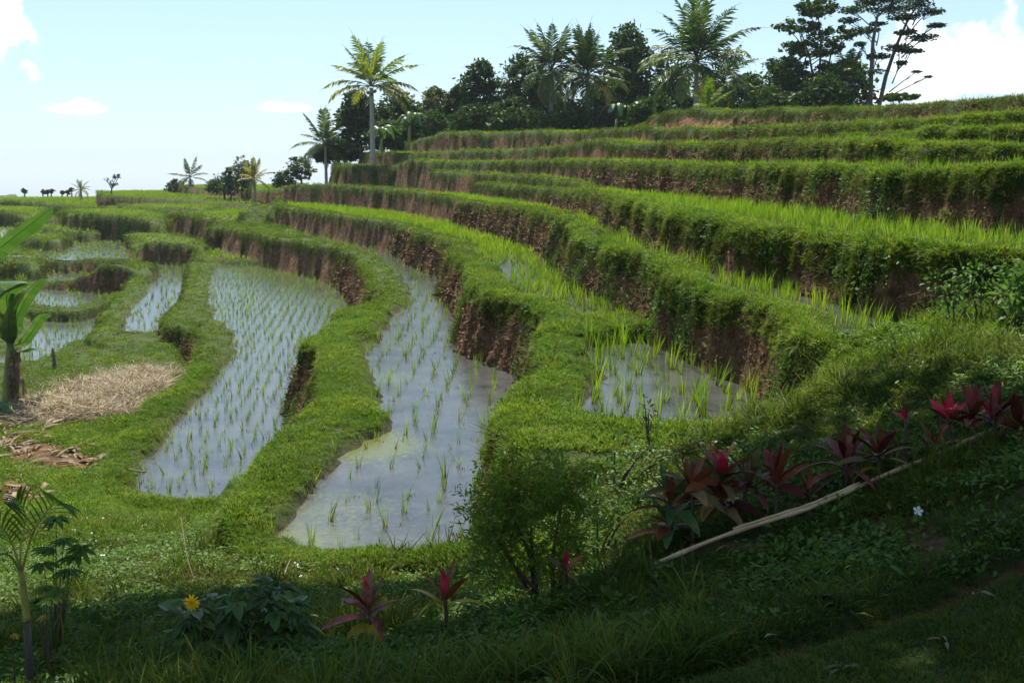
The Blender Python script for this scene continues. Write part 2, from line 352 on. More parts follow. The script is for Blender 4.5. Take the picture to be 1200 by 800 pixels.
def leaf_mat(name, c0, c1, c2=None, trans=0.45, rough=0.55, spread=3.0, tip=None, gloss=0.12, objrand=True, tint=1.35):
    """foliage: colour varies per instance and along the blade, light comes through it"""
    m, nt, N, L = new_mat(name)
    out = N.new('ShaderNodeOutputMaterial')
    oi = N.new('ShaderNodeObjectInfo'); geo = N.new('ShaderNodeNewGeometry')
    nz = node_noise(N, L, spread, 2, geo.outputs['Position'])
    add = N.new('ShaderNodeMath'); add.operation = 'MULTIPLY_ADD'
    add.inputs[1].default_value = 0.6 if objrand else 0.0
    L.new(oi.outputs['Random'], add.inputs[0])
    ad2 = N.new('ShaderNodeMath'); ad2.operation = 'MULTIPLY_ADD'; ad2.inputs[1].default_value = 1.1; ad2.inputs[2].default_value = -0.33 if objrand else -.05
    L.new(nz.outputs[0], ad2.inputs[0]); L.new(ad2.outputs[0], add.inputs[2])
    ri = geo.outputs['Random Per Island']
    a3 = N.new('ShaderNodeMath'); a3.operation = 'MULTIPLY_ADD'; a3.inputs[1].default_value = 0.5; L.new(ri, a3.inputs[0])
    a4 = N.new('ShaderNodeMath'); a4.operation = 'SUBTRACT'; a4.inputs[1].default_value = 0.25; L.new(add.outputs[0], a4.inputs[0]); L.new(a4.outputs[0], a3.inputs[2])
    stops = [(0.1, c0), (0.8, c1)] if c2 is None else [(0.1, c0), (0.66, c1), (0.93, c2)]
    c = node_ramp(N, L, a3.outputs[0], stops)
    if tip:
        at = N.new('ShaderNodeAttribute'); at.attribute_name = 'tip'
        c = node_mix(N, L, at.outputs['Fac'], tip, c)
    p = N.new('ShaderNodeBsdfPrincipled'); L.new(c, p.inputs['Base Color']); p.inputs['Roughness'].default_value = rough
    p.inputs['Specular IOR Level'].default_value = gloss
    tr = N.new('ShaderNodeBsdfTranslucent')
    tc = node_mix(N, L, 1.0, c, (tint, tint * 1.02, 0.6), 'MULTIPLY'); L.new(tc, tr.inputs[0])
    ms = N.new('ShaderNodeMixShader'); ms.inputs[0].default_value = trans
    L.new(p.outputs[0], ms.inputs[1]); L.new(tr.outputs[0], ms.inputs[2]); L.new(ms.outputs[0], out.inputs[0])
    return m
def solid_mat(name, c0, c1, scale=8, rough=0.8, bump=0.3, stretch=(1, 1, 1), gloss=0.3, detail=5, coord='Object'):
    m, nt, N, L = new_mat(name)
    out = N.new('ShaderNodeOutputMaterial'); p = N.new('ShaderNodeBsdfPrincipled')
    tc = N.new('ShaderNodeTexCoord'); mp = N.new('ShaderNodeMapping'); mp.inputs['Scale'].default_value = stretch
    L.new(tc.outputs[coord], mp.inputs[0])
    nz = node_noise(N, L, scale, detail, mp.outputs[0], 0.62)
    L.new(node_ramp(N, L, nz.outputs[0], [(0.32, c0), (0.68, c1)]), p.inputs['Base Color'])
    p.inputs['Roughness'].default_value = rough; p.inputs['Specular IOR Level'].default_value = gloss
    b = N.new('ShaderNodeBump'); b.inputs['Strength'].default_value = bump; b.inputs['Distance'].default_value = 0.02
    L.new(nz.outputs[0], b.inputs['Height']); L.new(b.outputs[0], p.inputs['Normal'])
    L.new(p.outputs[0], out.inputs[0]); return m

def mesh_np(name, V, F, mat=None, smooth=False, attrs=None, mats=None, mi=None):
    """V (n,3); F list/array of faces (all the same length) or a list of arrays of different lengths"""
    me = bpy.data.meshes.new(name)
    V = np.asarray(V, np.float32)
    groups = F if isinstance(F, list) and len(F) and isinstance(F[0], np.ndarray) else [np.asarray(F)]
    groups = [g for g in groups if len(g)]
    me.vertices.add(len(V)); me.vertices.foreach_set('co', V.ravel())
    loops = np.concatenate([g.ravel() for g in groups]).astype(np.int32)
    tot = np.concatenate([np.full(len(g), g.shape[1], np.int32) for g in groups])
    start = np.r_[0, np.cumsum(tot)[:-1]].astype(np.int32)
    me.loops.add(len(loops)); me.loops.foreach_set('vertex_index', loops)
    me.polygons.add(len(tot)); me.polygons.foreach_set('loop_start', start); me.polygons.foreach_set('loop_total', tot)
    if mi is not None: me.polygons.foreach_set('material_index', np.asarray(mi, np.int32))
    if smooth: me.polygons.foreach_set('use_smooth', np.ones(len(tot), bool))
    me.update(calc_edges=True)
    for n_, a in (attrs or {}).items():
        at = me.attributes.new(n_, 'FLOAT', 'POINT'); at.data.foreach_set('value', np.asarray(a, np.float32))
    for m in (mats or ([mat] if mat else [])): me.materials.append(m)
    return me
def link(name, me, parent=None, loc=None, **props):
    o = bpy.data.objects.new(name, me); col.objects.link(o)
    if parent is not None: o.parent = parent
    if loc is not None: o.location = loc
    for k, v in props.items(): o[k] = v
    return o
def tag(o, label=None, category=None, group=None, kind=None):
    for k, v in (('label', label), ('category', category), ('group', group), ('kind', kind)):
        if v: o[k] = v
    return o
def empty(name, loc, rz=0, **props):
    o = bpy.data.objects.new(name, None); col.objects.link(o); o.location = loc; o.rotation_euler = (0, 0, rz)
    o.empty_display_size = 0.1
    for k, v in props.items(): o[k] = v
    return o
class MB:                       # simple growing mesh
    def __init__(s): s.v = []; s.f = []; s.tip = []
    def add(s, vs, fs, tips=None):
        b = len(s.v); s.v += [tuple(v) for v in vs]; s.f += [tuple(i + b for i in f) for f in fs]
        s.tip += list(tips) if tips is not None else [1.0] * len(vs)
    def tube(s, pts, rads, n=8, cap=True):
        pts = [Vector(p) for p in pts]; rings = []; vs = []; fs = []
        up = Vector((0, 0, 1))
        for i, p in enumerate(pts):
            t = (pts[min(i + 1, len(pts) - 1)] - pts[max(i - 1, 0)]).normalized()
            a = t.cross(Vector((0, 1, 0)) if abs(t.y) < .9 else Vector((1, 0, 0))).normalized(); b = t.cross(a)
            for k in range(n):
                an = 2 * math.pi * k / n; vs.append(p + (a * math.cos(an) + b * math.sin(an)) * rads[i])
        for i in range(len(pts) - 1):
            for k in range(n):
                fs.append((i * n + k, i * n + (k + 1) % n, (i + 1) * n + (k + 1) % n, (i + 1) * n + k))
        if cap: fs.append(tuple(range(n))[::-1]); fs.append(tuple((len(pts) - 1) * n + k for k in range(n)))
        s.add(vs, fs)
    def mesh(s, name, mat, smooth=True, mats=None):
        me = bpy.data.meshes.new(name); me.from_pydata(s.v, [], s.f)
        if smooth: me.polygons.foreach_set('use_smooth', np.ones(len(s.f), bool))
        at = me.attributes.new('tip', 'FLOAT', 'POINT'); at.data.foreach_set('value', np.array(s.tip, np.float32))
        for m in (mats or [mat]): me.materials.append(m)
        me.update(); return me
    def obj(s, name, mat, parent=None, loc=None, smooth=True, **props):
        return link(name, s.mesh(name, mat, smooth), parent, loc, **props)

# ------------------------------------------------------------------ ground material and terrace meshes
def ground_material():
    m, nt, N, L = new_mat('ground')
    out = N.new('ShaderNodeOutputMaterial'); p = N.new('ShaderNodeBsdfPrincipled'); geo = N.new('ShaderNodeNewGeometry')
    pos = geo.outputs['Position']
    soil = N.new('ShaderNodeAttribute'); soil.attribute_name = 'soil'
    mud = N.new('ShaderNodeAttribute'); mud.attribute_name = 'mud'
    mp = N.new('ShaderNodeMapping'); mp.inputs['Scale'].default_value = (1, 1, 1.1); L.new(pos, mp.inputs[0])
    n1 = node_noise(N, L, 5.5, 7, mp.outputs[0], 0.68); n2 = node_noise(N, L, 1.1, 4, pos); n3 = node_noise(N, L, 22, 5, pos, 0.7)
    soilc = node_ramp(N, L, n1.outputs[0], [(0.28, (0.025, 0.013, 0.006)), (0.42, (0.10, 0.054, 0.022)), (0.56, (0.21, 0.115, 0.048)), (0.74, (0.34, 0.21, 0.11))])
    soilc = node_mix(N, L, 0.5, soilc, node_ramp(N, L, n2.outputs[0], [(0.4, (0.45, 0.40, 0.30)), (0.62, (1.0, 0.85, 0.8))]), 'MULTIPLY')
    grassc = node_ramp(N, L, n3.outputs[0], [(0.30, (0.018, 0.026, 0.006)), (0.5, (0.05, 0.075, 0.013)), (0.72, (0.10, 0.13, 0.025))])
    grassc = node_mix(N, L, 1.0, grassc, node_ramp(N, L, n2.outputs[0], [(0.38, (0.75, 0.9, 0.7)), (0.66, (1.15, 1.05, 1.0))]), 'MULTIPLY')
    mudc = node_ramp(N, L, n1.outputs[0], [(0.35, (0.055, 0.042, 0.026)), (0.65, (0.13, 0.105, 0.07))])
    # ragged edge between soil and grass
    e = N.new('ShaderNodeMath'); e.operation = 'MULTIPLY_ADD'; e.inputs[1].default_value = 0.9; e.inputs[2].default_value = -0.45
    L.new(n3.outputs[0], e.inputs[0])
    e2 = N.new('ShaderNodeMath'); e2.operation = 'ADD'; L.new(e.outputs[0], e2.inputs[0]); L.new(soil.outputs['Fac'], e2.inputs[1])
    mr = N.new('ShaderNodeMapRange'); mr.inputs[1].default_value = 0.38; mr.inputs[2].default_value = 0.58; L.new(e2.outputs[0], mr.inputs[0])
    c = node_mix(N, L, mr.outputs[0], grassc, soilc)
    c = node_mix(N, L, mud.outputs['Fac'], c, mudc)
    L.new(c, p.inputs['Base Color']); p.inputs['Roughness'].default_value = 0.9; p.inputs['Specular IOR Level'].default_value = 0.2
    b = N.new('ShaderNodeBump'); b.inputs['Strength'].default_value = 1.0; b.inputs['Distance'].default_value = 0.14
    L.new(n1.outputs[0], b.inputs['Height'])
    n4 = node_noise(N, L, 11, 8, pos, 0.75); b4 = N.new('ShaderNodeBump'); b4.inputs['Strength'].default_value = 0.9; b4.inputs['Distance'].default_value = 0.06
    L.new(n4.outputs[0], b4.inputs['Height']); L.new(b.outputs[0], b4.inputs['Normal']); L.new(b4.outputs[0], p.inputs['Normal'])
    L.new(p.outputs[0], out.inputs[0]); return m
GROUND = ground_material()
nr, na = shp
idx = np.arange(nr * na).reshape(nr, na)
quad = np.stack([idx[:-1, :-1], idx[1:, :-1], idx[1:, 1:], idx[:-1, 1:]], -1).reshape(-1, 4)[:, ::-1]
qw = np.maximum.reduce([Wf[:-1, :-1], Wf[1:, :-1], Wf[1:, 1:], Wf[:-1, 1:]]).ravel()
Vall = np.stack([GX.ravel(), GY.ravel(), GZ.ravel()], 1)
mudf = (sstep(0.03, 0.15, Af.ravel())) * (Df.ravel() > 0) * (1 - .8 * sstep(55, 85, np.hypot(GX, GY).ravel()))
vpx = 600 + 1267 * (Vall[:, 0] / np.maximum(.01, Vall[:, 1] * CP - Vall[:, 2] * SP)); vpy = 400 - 1267 * ((Vall[:, 1] * SP + Vall[:, 2] * CP) / np.maximum(.01, Vall[:, 1] * CP - Vall[:, 2] * SP))
BARE = [(1085,635,34,22),(1030,612,24,10),(1075,660,20,14),(40,530,40,14),(15,580,26,22),(930,505,16,7),(860,640,60,6),(350,665,14,4),(80,540,40,12),(700,505,12,5),(1000,690,30,5),(770,720,20,8)]
for (bx_, by_, bw_, bh_) in BARE:
    g_ = np.exp(-(((vpx - bx_) / bw_) ** 2 + ((vpy - by_) / bh_) ** 2) ** 1.5) * (Wf.ravel() == 0) * (Vall[:, 1] > 1)
    Sf = np.maximum(Sf, (.95 * g_).reshape(shp))
LAB = {'grass_slope': 'grass slope', 'paddy_terrace': 'paddy terrace', 'grass_ridge': 'grass ridge', 'grass_mound': 'grass mound'}
for k in range(-1, len(T)):
    F = quad[qw == k]
    if not len(F): continue
    u, inv = np.unique(F, return_inverse=True)
    nm = T[k]['name'] if k >= 0 else 'ground'
    me = mesh_np(nm, Vall[u], inv.reshape(-1, 4), GROUND, True, dict(soil=Sf.ravel()[u], mud=mudf[u]))
    link(nm, me, kind='structure')
# ground under the photographer (closes the hole of the polar sheet)
ci = idx[0]; me = mesh_np('ground', np.r_[Vall[ci], [[0, 0, Vall[ci][:, 2].mean()]]], np.array([[len(ci), i + 1, i] for i in range(len(ci) - 1)]), GROUND, True)
link('ground', me, kind='structure')

# ------------------------------------------------------------------ water
def water_material(name='paddy_water', mudc=((0.030, 0.032, 0.033), (0.070, 0.072, 0.068)), algae=0.0):
    m, nt, N, L = new_mat(name)
    out = N.new('ShaderNodeOutputMaterial'); p = N.new('ShaderNodeBsdfPrincipled'); geo = N.new('ShaderNodeNewGeometry'); pos = geo.outputs['Position']
    n1 = node_noise(N, L, 1.3, 5, pos, .65); n2 = node_noise(N, L, 14, 4, pos, .7); n3 = node_noise(N, L, 48, 3, pos, .6)
    c = node_ramp(N, L, n1.outputs[0], [(0.35, mudc[0]), (0.65, mudc[1])])
    if algae > 0:
        at = N.new('ShaderNodeAttribute'); at.attribute_name = 'algae'
        am = N.new('ShaderNodeMath'); am.operation = 'MULTIPLY_ADD'; am.inputs[1].default_value = 1.6
        L.new(n2.outputs[0], am.inputs[0]); am.inputs[2].default_value = -0.8
        a2 = N.new('ShaderNodeMath'); a2.operation = 'ADD'; L.new(am.outputs[0], a2.inputs[0]); L.new(at.outputs['Fac'], a2.inputs[1])
        mr = N.new('ShaderNodeMapRange'); mr.inputs[1].default_value = 0.35; mr.inputs[2].default_value = 0.75; L.new(a2.outputs[0], mr.inputs[0])
        c = node_mix(N, L, mr.outputs[0], c, (0.095, 0.105, 0.035))
    # floating specks of leaf and scum
    vo = N.new('ShaderNodeTexVoronoi'); vo.inputs['Scale'].default_value = 7.0; L.new(pos, vo.inputs['Vector'])
    sp = N.new('ShaderNodeMapRange'); sp.inputs[1].default_value = 0.085; sp.inputs[2].default_value = 0.05; L.new(vo.outputs['Distance'], sp.inputs[0])
    c = node_mix(N, L, sp.outputs[0], c, (0.035, 0.028, 0.015))
    L.new(c, p.inputs['Base Color'])
    rg = N.new('ShaderNodeMapRange'); rg.inputs[1].default_value = 0.35; rg.inputs[2].default_value = 0.7; rg.inputs[3].default_value = 0.03; rg.inputs[4].default_value = 0.22
    L.new(n2.outputs[0], rg.inputs[0]); L.new(rg.outputs[0], p.inputs['Roughness'])
    p.inputs['IOR'].default_value = 1.45
    b = N.new('ShaderNodeBump'); b.inputs['Strength'].default_value = 0.32; b.inputs['Distance'].default_value = 0.004
    L.new(n3.outputs[0], b.inputs['Height'])
    b2 = N.new('ShaderNodeBump'); b2.inputs['Strength'].default_value = 0.25; b2.inputs['Distance'].default_value = 0.02
    L.new(n2.outputs[0], b2.inputs['Height']); L.new(b.outputs[0], b2.inputs['Normal'])
    L.new(b2.outputs[0], p.inputs['Normal']); L.new(p.outputs[0], out.inputs[0]); return m
WATER = water_material()
WATERA = water_material('algae_water', algae=1)
def in_quad(P, x, y): return sdist(np.asarray(P), x, y) > 0
for k, t in enumerate(T):
    zw = t['z'] if t['z'] is not None else (t['zint'] if t['zint'] is not None else None)
    if zw is None or t['name'] != 'paddy_terrace': continue
    zw = zw - (0.015 if t['z'] is not None else 0.02)
    ok = ((Wf == k) & (Df > 0.12)).ravel()
    F = quad[ok[quad].all(1)]
    if t['water'] is None and t['z'] is None:
        x_, y_ = Vall[F[:, 0], 0], Vall[F[:, 0], 1]
        F = F[(y_ < 46) | (y_ > 50)]
    if not len(F): continue
    u, inv = np.unique(F, return_inverse=True)
    Vw = Vall[u].copy(); Vw[:, 2] = zw
    al = np.zeros(len(u))
    if k == 2:
        for (px, py, s_, a_) in ((420, 520, 1.0, 1), (380, 600, 1.2, .5), (345, 630, .8, .7), (450, 440, 0.9, .5), (470, 395, 1.6, .4), (440, 350, 2, .3)):
            c_ = onz(px, py, -3.5); al = np.maximum(al, a_ * np.exp(-((Vw[:, 0] - c_[0]) ** 2 + (Vw[:, 1] - c_[1]) ** 2) / (s_ * s_)))
    me = mesh_np('paddy_water', Vw, inv.reshape(-1, 4), WATERA if k == 2 else WATER, True, dict(algae=al))
    link('paddy_water', me, kind='structure')

# ------------------------------------------------------------------ lookups on the terrain grid
def ground_z(x, y):
    return float(terrain(np.array([float(x)]), np.array([float(y)]))[0][0])
def hit(px, py, dmin=2.0, dmax=200):
    """first terrain point met along the ray of a pixel"""
    d = ray(px, py); ts = np.exp(np.linspace(math.log(dmin), math.log(dmax), 500))
    x = d[0] * ts; y = d[1] * ts; z = d[2] * ts
    H = terrain(x, y)[0]; i = np.argmax(H >= z)
    if H[i] < z[i]: i = len(ts) - 1
    return (x[i], y[i], float(H[i]))
def W(px, py, D): return Vector(onD(px, py, D))

# cell data for sampling
cx = Vall[quad]                                                   # (n,4,3)
cellc = cx.mean(1)
nrm = np.cross(cx[:, 2] - cx[:, 0], cx[:, 3] - cx[:, 1]); area = np.linalg.norm(nrm, axis=1) / 2
nrm = nrm / (np.linalg.norm(nrm, axis=1)[:, None] + 1e-12); nrm *= np.sign(nrm[:, 2:3] + 1e-9)
cD = np.hypot(cellc[:, 0], cellc[:, 1]); caz = np.arctan2(cellc[:, 0], cellc[:, 1])
cS = Sf.ravel()[quad].mean(1); cA = Af.ravel()[quad].max(1); cW = Wf.ravel()[quad[:, 0]]; cDin = Df.ravel()[quad].mean(1); cB = Bf.ravel()[quad].mean(1)
inview = (np.abs(caz) < R(27.4)) & (cD > 1.5) & (cD < 150)
px_c = 600 + 1267 * (cellc[:, 0] / (cellc[:, 1] * CP - cellc[:, 2] * SP))
py_c = 400 - 1267 * ((cellc[:, 1] * SP + cellc[:, 2] * CP) / (cellc[:, 1] * CP - cellc[:, 2] * SP))
def ptin(poly, x, y):
    P = np.array(poly, float); return sdist(P, x, y)
def sample(weight, n):
    p = weight / weight.sum(); i = RNG.choice(len(p), n, p=p)
    u = RNG.random(n); v = RNG.random(n)
    P = (cx[i, 0] * ((1 - u) * (1 - v))[:, None] + cx[i, 1] * (u * (1 - v))[:, None] + cx[i, 2] * (u * v)[:, None] + cx[i, 3] * ((1 - u) * v)[:, None])
    return P, i
def eulers(dirv, yaw):
    d = dirv / np.linalg.norm(dirv, axis=1)[:, None]
    th = np.arccos(np.clip(d[:, 2], -1, 1)); ph = np.arctan2(d[:, 1], d[:, 0]); ps = yaw - ph
    c, s = np.cos, np.sin; n = len(d); M = np.zeros((n, 3, 3))
    ct, st, cp, sp_, cy, sy = c(th), s(th), c(ph), s(ph), c(ps), s(ps)
    M[:, 0, 0] = cp * ct * cy - sp_ * sy; M[:, 0, 1] = -cp * ct * sy - sp_ * cy; M[:, 0, 2] = cp * st
    M[:, 1, 0] = sp_ * ct * cy + cp * sy; M[:, 1, 1] = -sp_ * ct * sy + cp * cy; M[:, 1, 2] = sp_ * st
    M[:, 2, 0] = -st * cy; M[:, 2, 1] = st * sy; M[:, 2, 2] = ct
    return np.stack([np.arctan2(M[:, 2, 1], M[:, 2, 2]), np.arcsin(np.clip(-M[:, 2, 0], -1, 1)), np.arctan2(M[:, 1, 0], M[:, 0, 0])], 1)
_gn = {}
def gn_group(key, meshes):
    c = bpy.data.collections.new(key)
    for i, me in enumerate(meshes):
        o = bpy.data.objects.new('%s_%02d' % (key, i), me); c.objects.link(o)
    g = bpy.data.node_groups.new(key, 'GeometryNodeTree')
    g.interface.new_socket('Geometry', in_out='INPUT', socket_type='NodeSocketGeometry')
    g.interface.new_socket('Geometry', in_out='OUTPUT', socket_type='NodeSocketGeometry')
    N, L = g.nodes, g.links
    gi = N.new('NodeGroupInput'); go = N.new('NodeGroupOutput')
    ci = N.new('GeometryNodeCollectionInfo'); ci.inputs['Collection'].default_value = c
    ci.inputs['Separate Children'].default_value = True; ci.inputs['Reset Children'].default_value = True
    ip = N.new('GeometryNodeInstanceOnPoints'); ip.inputs['Pick Instance'].default_value = True
    def na(name, dt):
        a = N.new('GeometryNodeInputNamedAttribute'); a.data_type = dt; a.inputs['Name'].default_value = name; return a.outputs['Attribute']
    L.new(gi.outputs[0], ip.inputs['Points']); L.new(ci.outputs[0], ip.inputs['Instance'])
    L.new(na('pick', 'INT'), ip.inputs['Instance Index'])
    L.new(na('turn', 'FLOAT_VECTOR'), ip.inputs['Rotation']); L.new(na('size', 'FLOAT_VECTOR'), ip.inputs['Scale'])
    L.new(ip.outputs[0], go.inputs[0])
    return g
def scatter(name, key, meshes, P, dirv, size, pick=None, yaw=None, **props):
    n = len(P)
    if n == 0: return None
    me = bpy.data.meshes.new(name); me.vertices.add(n); me.vertices.foreach_set('co', np.asarray(P, np.float32).ravel())
    yaw = RNG.random(n) * 6.283 if yaw is None else yaw
    if pick is None: pick = RNG.integers(0, len(meshes), n)
    size = np.asarray(size, np.float32)
    if size.ndim == 1: size = np.repeat(size[:, None], 3, 1)
    a = me.attributes.new('pick', 'INT', 'POINT'); a.data.foreach_set('value', pick.astype(np.int32))
    a = me.attributes.new('turn', 'FLOAT_VECTOR', 'POINT'); a.data.foreach_set('vector', eulers(dirv, yaw).astype(np.float32).ravel())
    a = me.attributes.new('size', 'FLOAT_VECTOR', 'POINT'); a.data.foreach_set('vector', size.ravel())
    o = link(name, me, kind='stuff', **props)
    if key not in _gn: _gn[key] = gn_group(key, meshes)
    md = o.modifiers.new('scatter', 'NODES'); md.node_group = _gn[key]
    return o

# ------------------------------------------------------------------ blades and tufts
def tuft(nb, spread, h, w, lean, curve, segs=2, seed=0, hv=0.35):
    r = random.Random(seed); m = MB()
    for b in range(nb):
        a = r.random() * 6.283; rad = spread * math.sqrt(r.random()); bx, by = rad * math.cos(a), rad * math.sin(a)
        la = a + r.gauss(0, .9); hh = h * (1 - hv + 2 * hv * r.random()) ; ln = lean * r.random() + .03; cu = curve * (.4 + r.random())
        sx, sy = -math.sin(la), math.cos(la); tw = r.gauss(0, .6); sx, sy = sx * math.cos(tw) - sy * math.sin(tw), sx * math.sin(tw) + sy * math.cos(tw)
        vs = []; tips = []; x, y, z = bx, by, 0.0; ang = ln
        for s in range(segs + 1):
            f = s / segs; ww = w * (1 - f ** 1.6) * .5 * (.75 + .5 * r.random())
            if s < segs:
                vs += [(x - sx * ww, y - sy * ww, z), (x + sx * ww, y + sy * ww, z)]; tips += [f, f]
            else: vs.append((x, y, z)); tips.append(1.0)
            st = hh / segs; x += math.cos(la) * math.sin(ang) * st; y += math.sin(la) * math.sin(ang) * st; z += math.cos(ang) * st; ang += cu / segs
        fs = [(2 * i, 2 * i + 1, 2 * i + 3, 2 * i + 2) for i in range(segs - 1)] + [(2 * segs - 2, 2 * segs - 1, 2 * segs)]
        m.add(vs, fs, tips)
    return m
def herb(nl, spread, h, size, seed=0):
    """ground herb: small oval leaves at the ends of short stalks"""
    r = random.Random(seed); m = MB()
    for b in range(nl):
        a = r.random() * 6.283; rad = spread * math.sqrt(r.random()); x, y, z = rad * math.cos(a), rad * math.sin(a), h * (.3 + .7 * r.random())
        s = size * (.6 + .7 * r.random()); d = Vector((math.cos(a + r.gauss(0, .8)), math.sin(a + r.gauss(0, .8)), r.uniform(-.4, .5))).normalized()
        q = d.cross(Vector((0, 0, 1))).normalized(); up = q.cross(d); p = Vector((x, y, z))
        vs = [p, p + d * s * .35 + q * s * .26 + up * .06 * s, p + d * s * .8 + q * s * .2, p + d * s * 1.1 - up * .15 * s, p + d * s * .8 - q * s * .2, p + d * s * .35 - q * s * .26 + up * .06 * s]
        m.add(vs, [(0, 1, 2, 3), (0, 3, 4, 5)])
    return m
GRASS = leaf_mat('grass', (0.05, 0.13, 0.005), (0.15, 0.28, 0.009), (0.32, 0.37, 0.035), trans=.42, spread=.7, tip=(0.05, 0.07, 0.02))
GRASS_SHADE = leaf_mat('slope_grass', (0.035, 0.070, 0.004), (0.11, 0.17, 0.010), (0.22, 0.21, 0.035), gloss=.12, trans=.36, spread=.9, tip=(0.03, 0.045, 0.015))  # same grass as on the bunds, near slope's shade darkened into its colour
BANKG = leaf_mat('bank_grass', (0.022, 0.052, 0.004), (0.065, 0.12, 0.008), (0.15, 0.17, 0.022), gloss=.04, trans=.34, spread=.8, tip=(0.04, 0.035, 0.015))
RICE = leaf_mat('rice', (0.09, 0.20, 0.014), (0.15, 0.29, 0.02), (0.26, 0.36, 0.035), trans=.55, spread=.5, tip=(0.09, 0.10, 0.03))
HERB = leaf_mat('herb_leaf', (0.035, 0.08, 0.008), (0.085, 0.155, 0.02), trans=.3, spread=2, gloss=.15, rough=.5)
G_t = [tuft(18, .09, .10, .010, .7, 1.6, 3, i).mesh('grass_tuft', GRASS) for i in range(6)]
G_d = [tuft(18, .10, .085, .009, .9, 1.9, 3, 20 + i).mesh('grass_tuft', GRASS_SHADE) for i in range(6)]
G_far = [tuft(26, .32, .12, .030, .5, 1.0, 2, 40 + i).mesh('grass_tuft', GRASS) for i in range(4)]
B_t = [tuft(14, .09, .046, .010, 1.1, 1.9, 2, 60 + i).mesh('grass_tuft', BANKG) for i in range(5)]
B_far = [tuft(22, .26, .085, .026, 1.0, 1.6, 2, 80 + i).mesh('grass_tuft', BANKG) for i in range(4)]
H_t = [herb(14, .10, .06, .032, 90 + i).mesh('herb', HERB) for i in range(4)]
G_long = [tuft(9, .05, .24, .011, .6, 1.5, 4, 120 + i).mesh('grass_tuft', GRASS_SHADE) for i in range(4)]
UP = np.array([0, 0, 1.0])
def dirs(i, blend, jit=.25):
    d = nrm[i] * blend + UP * (1 - blend); return d + RNG.normal(0, jit, d.shape)

straw_poly = [(40,470),(75,455),(120,440),(160,434),(205,438),(195,455),(165,475),(140,490),(95,494),(40,497),(5,500),(5,480)]
straw_in = sstep(-4, 7, ptin(straw_poly, px_c, py_c) + 6 * (fbm(cellc[:, 0] * 1.5, cellc[:, 1] * 1.5, 70) - .5)) * (cW <= 1)
bare = BARE
barem = np.zeros(len(cellc))
for (bx_, by_, bw_, bh_) in bare:
    barem = np.maximum(barem, np.exp(-(((px_c - bx_) / bw_) ** 2 + ((py_c - by_) / bh_) ** 2) ** 1.5))
railm = (np.abs(py_c - np.interp(px_c, [768, 843, 955, 1047, 1110, 1165, 1215], [663, 634, 598, 557, 533, 511, 482]) - 4) < 10) & (px_c > 765) & (cW == 0)
wall = sstep(.03, .12, -cDin) * (cW != 0) * (cW >= 0)
lawn = ptin([(740,830),(800,790),(1000,712),(1210,640),(1300,640),(1300,900),(740,900)], px_c, py_c) > 0
clump = fbm(cellc[:, 0] * 1.2, cellc[:, 1] * 1.2, 71)
clump2 = fbm(cellc[:, 0] * 4, cellc[:, 1] * 4, 72)
dry = cA < 0.03
grassy = inview & dry & (cW >= 0) & (wall < .5)
gw = area * grassy * (1 - np.clip(cS * 1.2, 0, 1)) * (1 - straw_in * .93) * (1 - barem * .95) * (.35 + 1.3 * sstep(.3, .7, clump2)) * (1 - .9 * railm)
# sunlit bund grass
w = gw * ((cW != 0) | (py_c < 600) | (cD > 12.4)) * (cD < 26) * np.where(cD < 9, 0, 1) / cD ** 1.0
P, i = sample(w, 62000)
sz = (.40 + .75 * clump[i]) * (.6 + .6 * RNG.random(len(i))) * np.where(cA[i] > -.22, .6, 1) * np.clip(.75 + cD[i] / 45, .8, 1.4)
scatter('grass', 'grass_tufts', G_t, P, dirs(i, .35), np.stack([sz * 1.15, sz * 1.15, sz], 1), label='bright green grass along the tops of the terrace banks')
w = gw * (cD >= 26) / cD ** 1.5
P, i = sample(w, 26000)
sz = (.6 + .5 * RNG.random(len(i))) * np.clip(cD[i] / 60, .6, 1.5)
scatter('grass', 'grass_far_tufts', G_far, P, dirs(i, .3), np.stack([sz, sz, sz * .8], 1), label='green grass on the far terrace tops')
# foreground slope
w = gw * (cW == 0) * (cD < 13) * np.where(lawn, .9, 1.0) / cD ** 1.3
P, i = sample(w, 85000)
lw = lawn[i]
sz = (.30 + .75 * clump[i] ** 1.0) * (.7 + .6 * RNG.random(len(i))) * np.where(lw, .55, 1.0) * np.where(py_c[i] > 640, .75, 1) * np.where(cD[i] > 8.6, .7, 1)
scatter('grass', 'slope_tufts', G_d, P, dirs(i, .4, .3), np.stack([sz * 1.2, sz * 1.2, sz], 1), label='grass covering the near slope, its shade put into a darker green')
w = gw * (cW == 0) * (cD < 14) * (~lawn) * sstep(.5, .7, clump) / cD
P, i = sample(w, 2600)
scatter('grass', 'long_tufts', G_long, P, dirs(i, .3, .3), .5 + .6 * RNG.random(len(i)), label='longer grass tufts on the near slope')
w = gw * (cW == 0) * (cD < 14) * (~lawn) * sstep(.62, .4, clump) * sstep(.3, .6, clump2) / cD ** 1.2
P, i = sample(w, 9000)
scatter('ground_herbs', 'herbs', H_t, P, dirs(i, .5, .3), .5 + .8 * RNG.random(len(i)), label='small leafy weeds growing through the near grass')
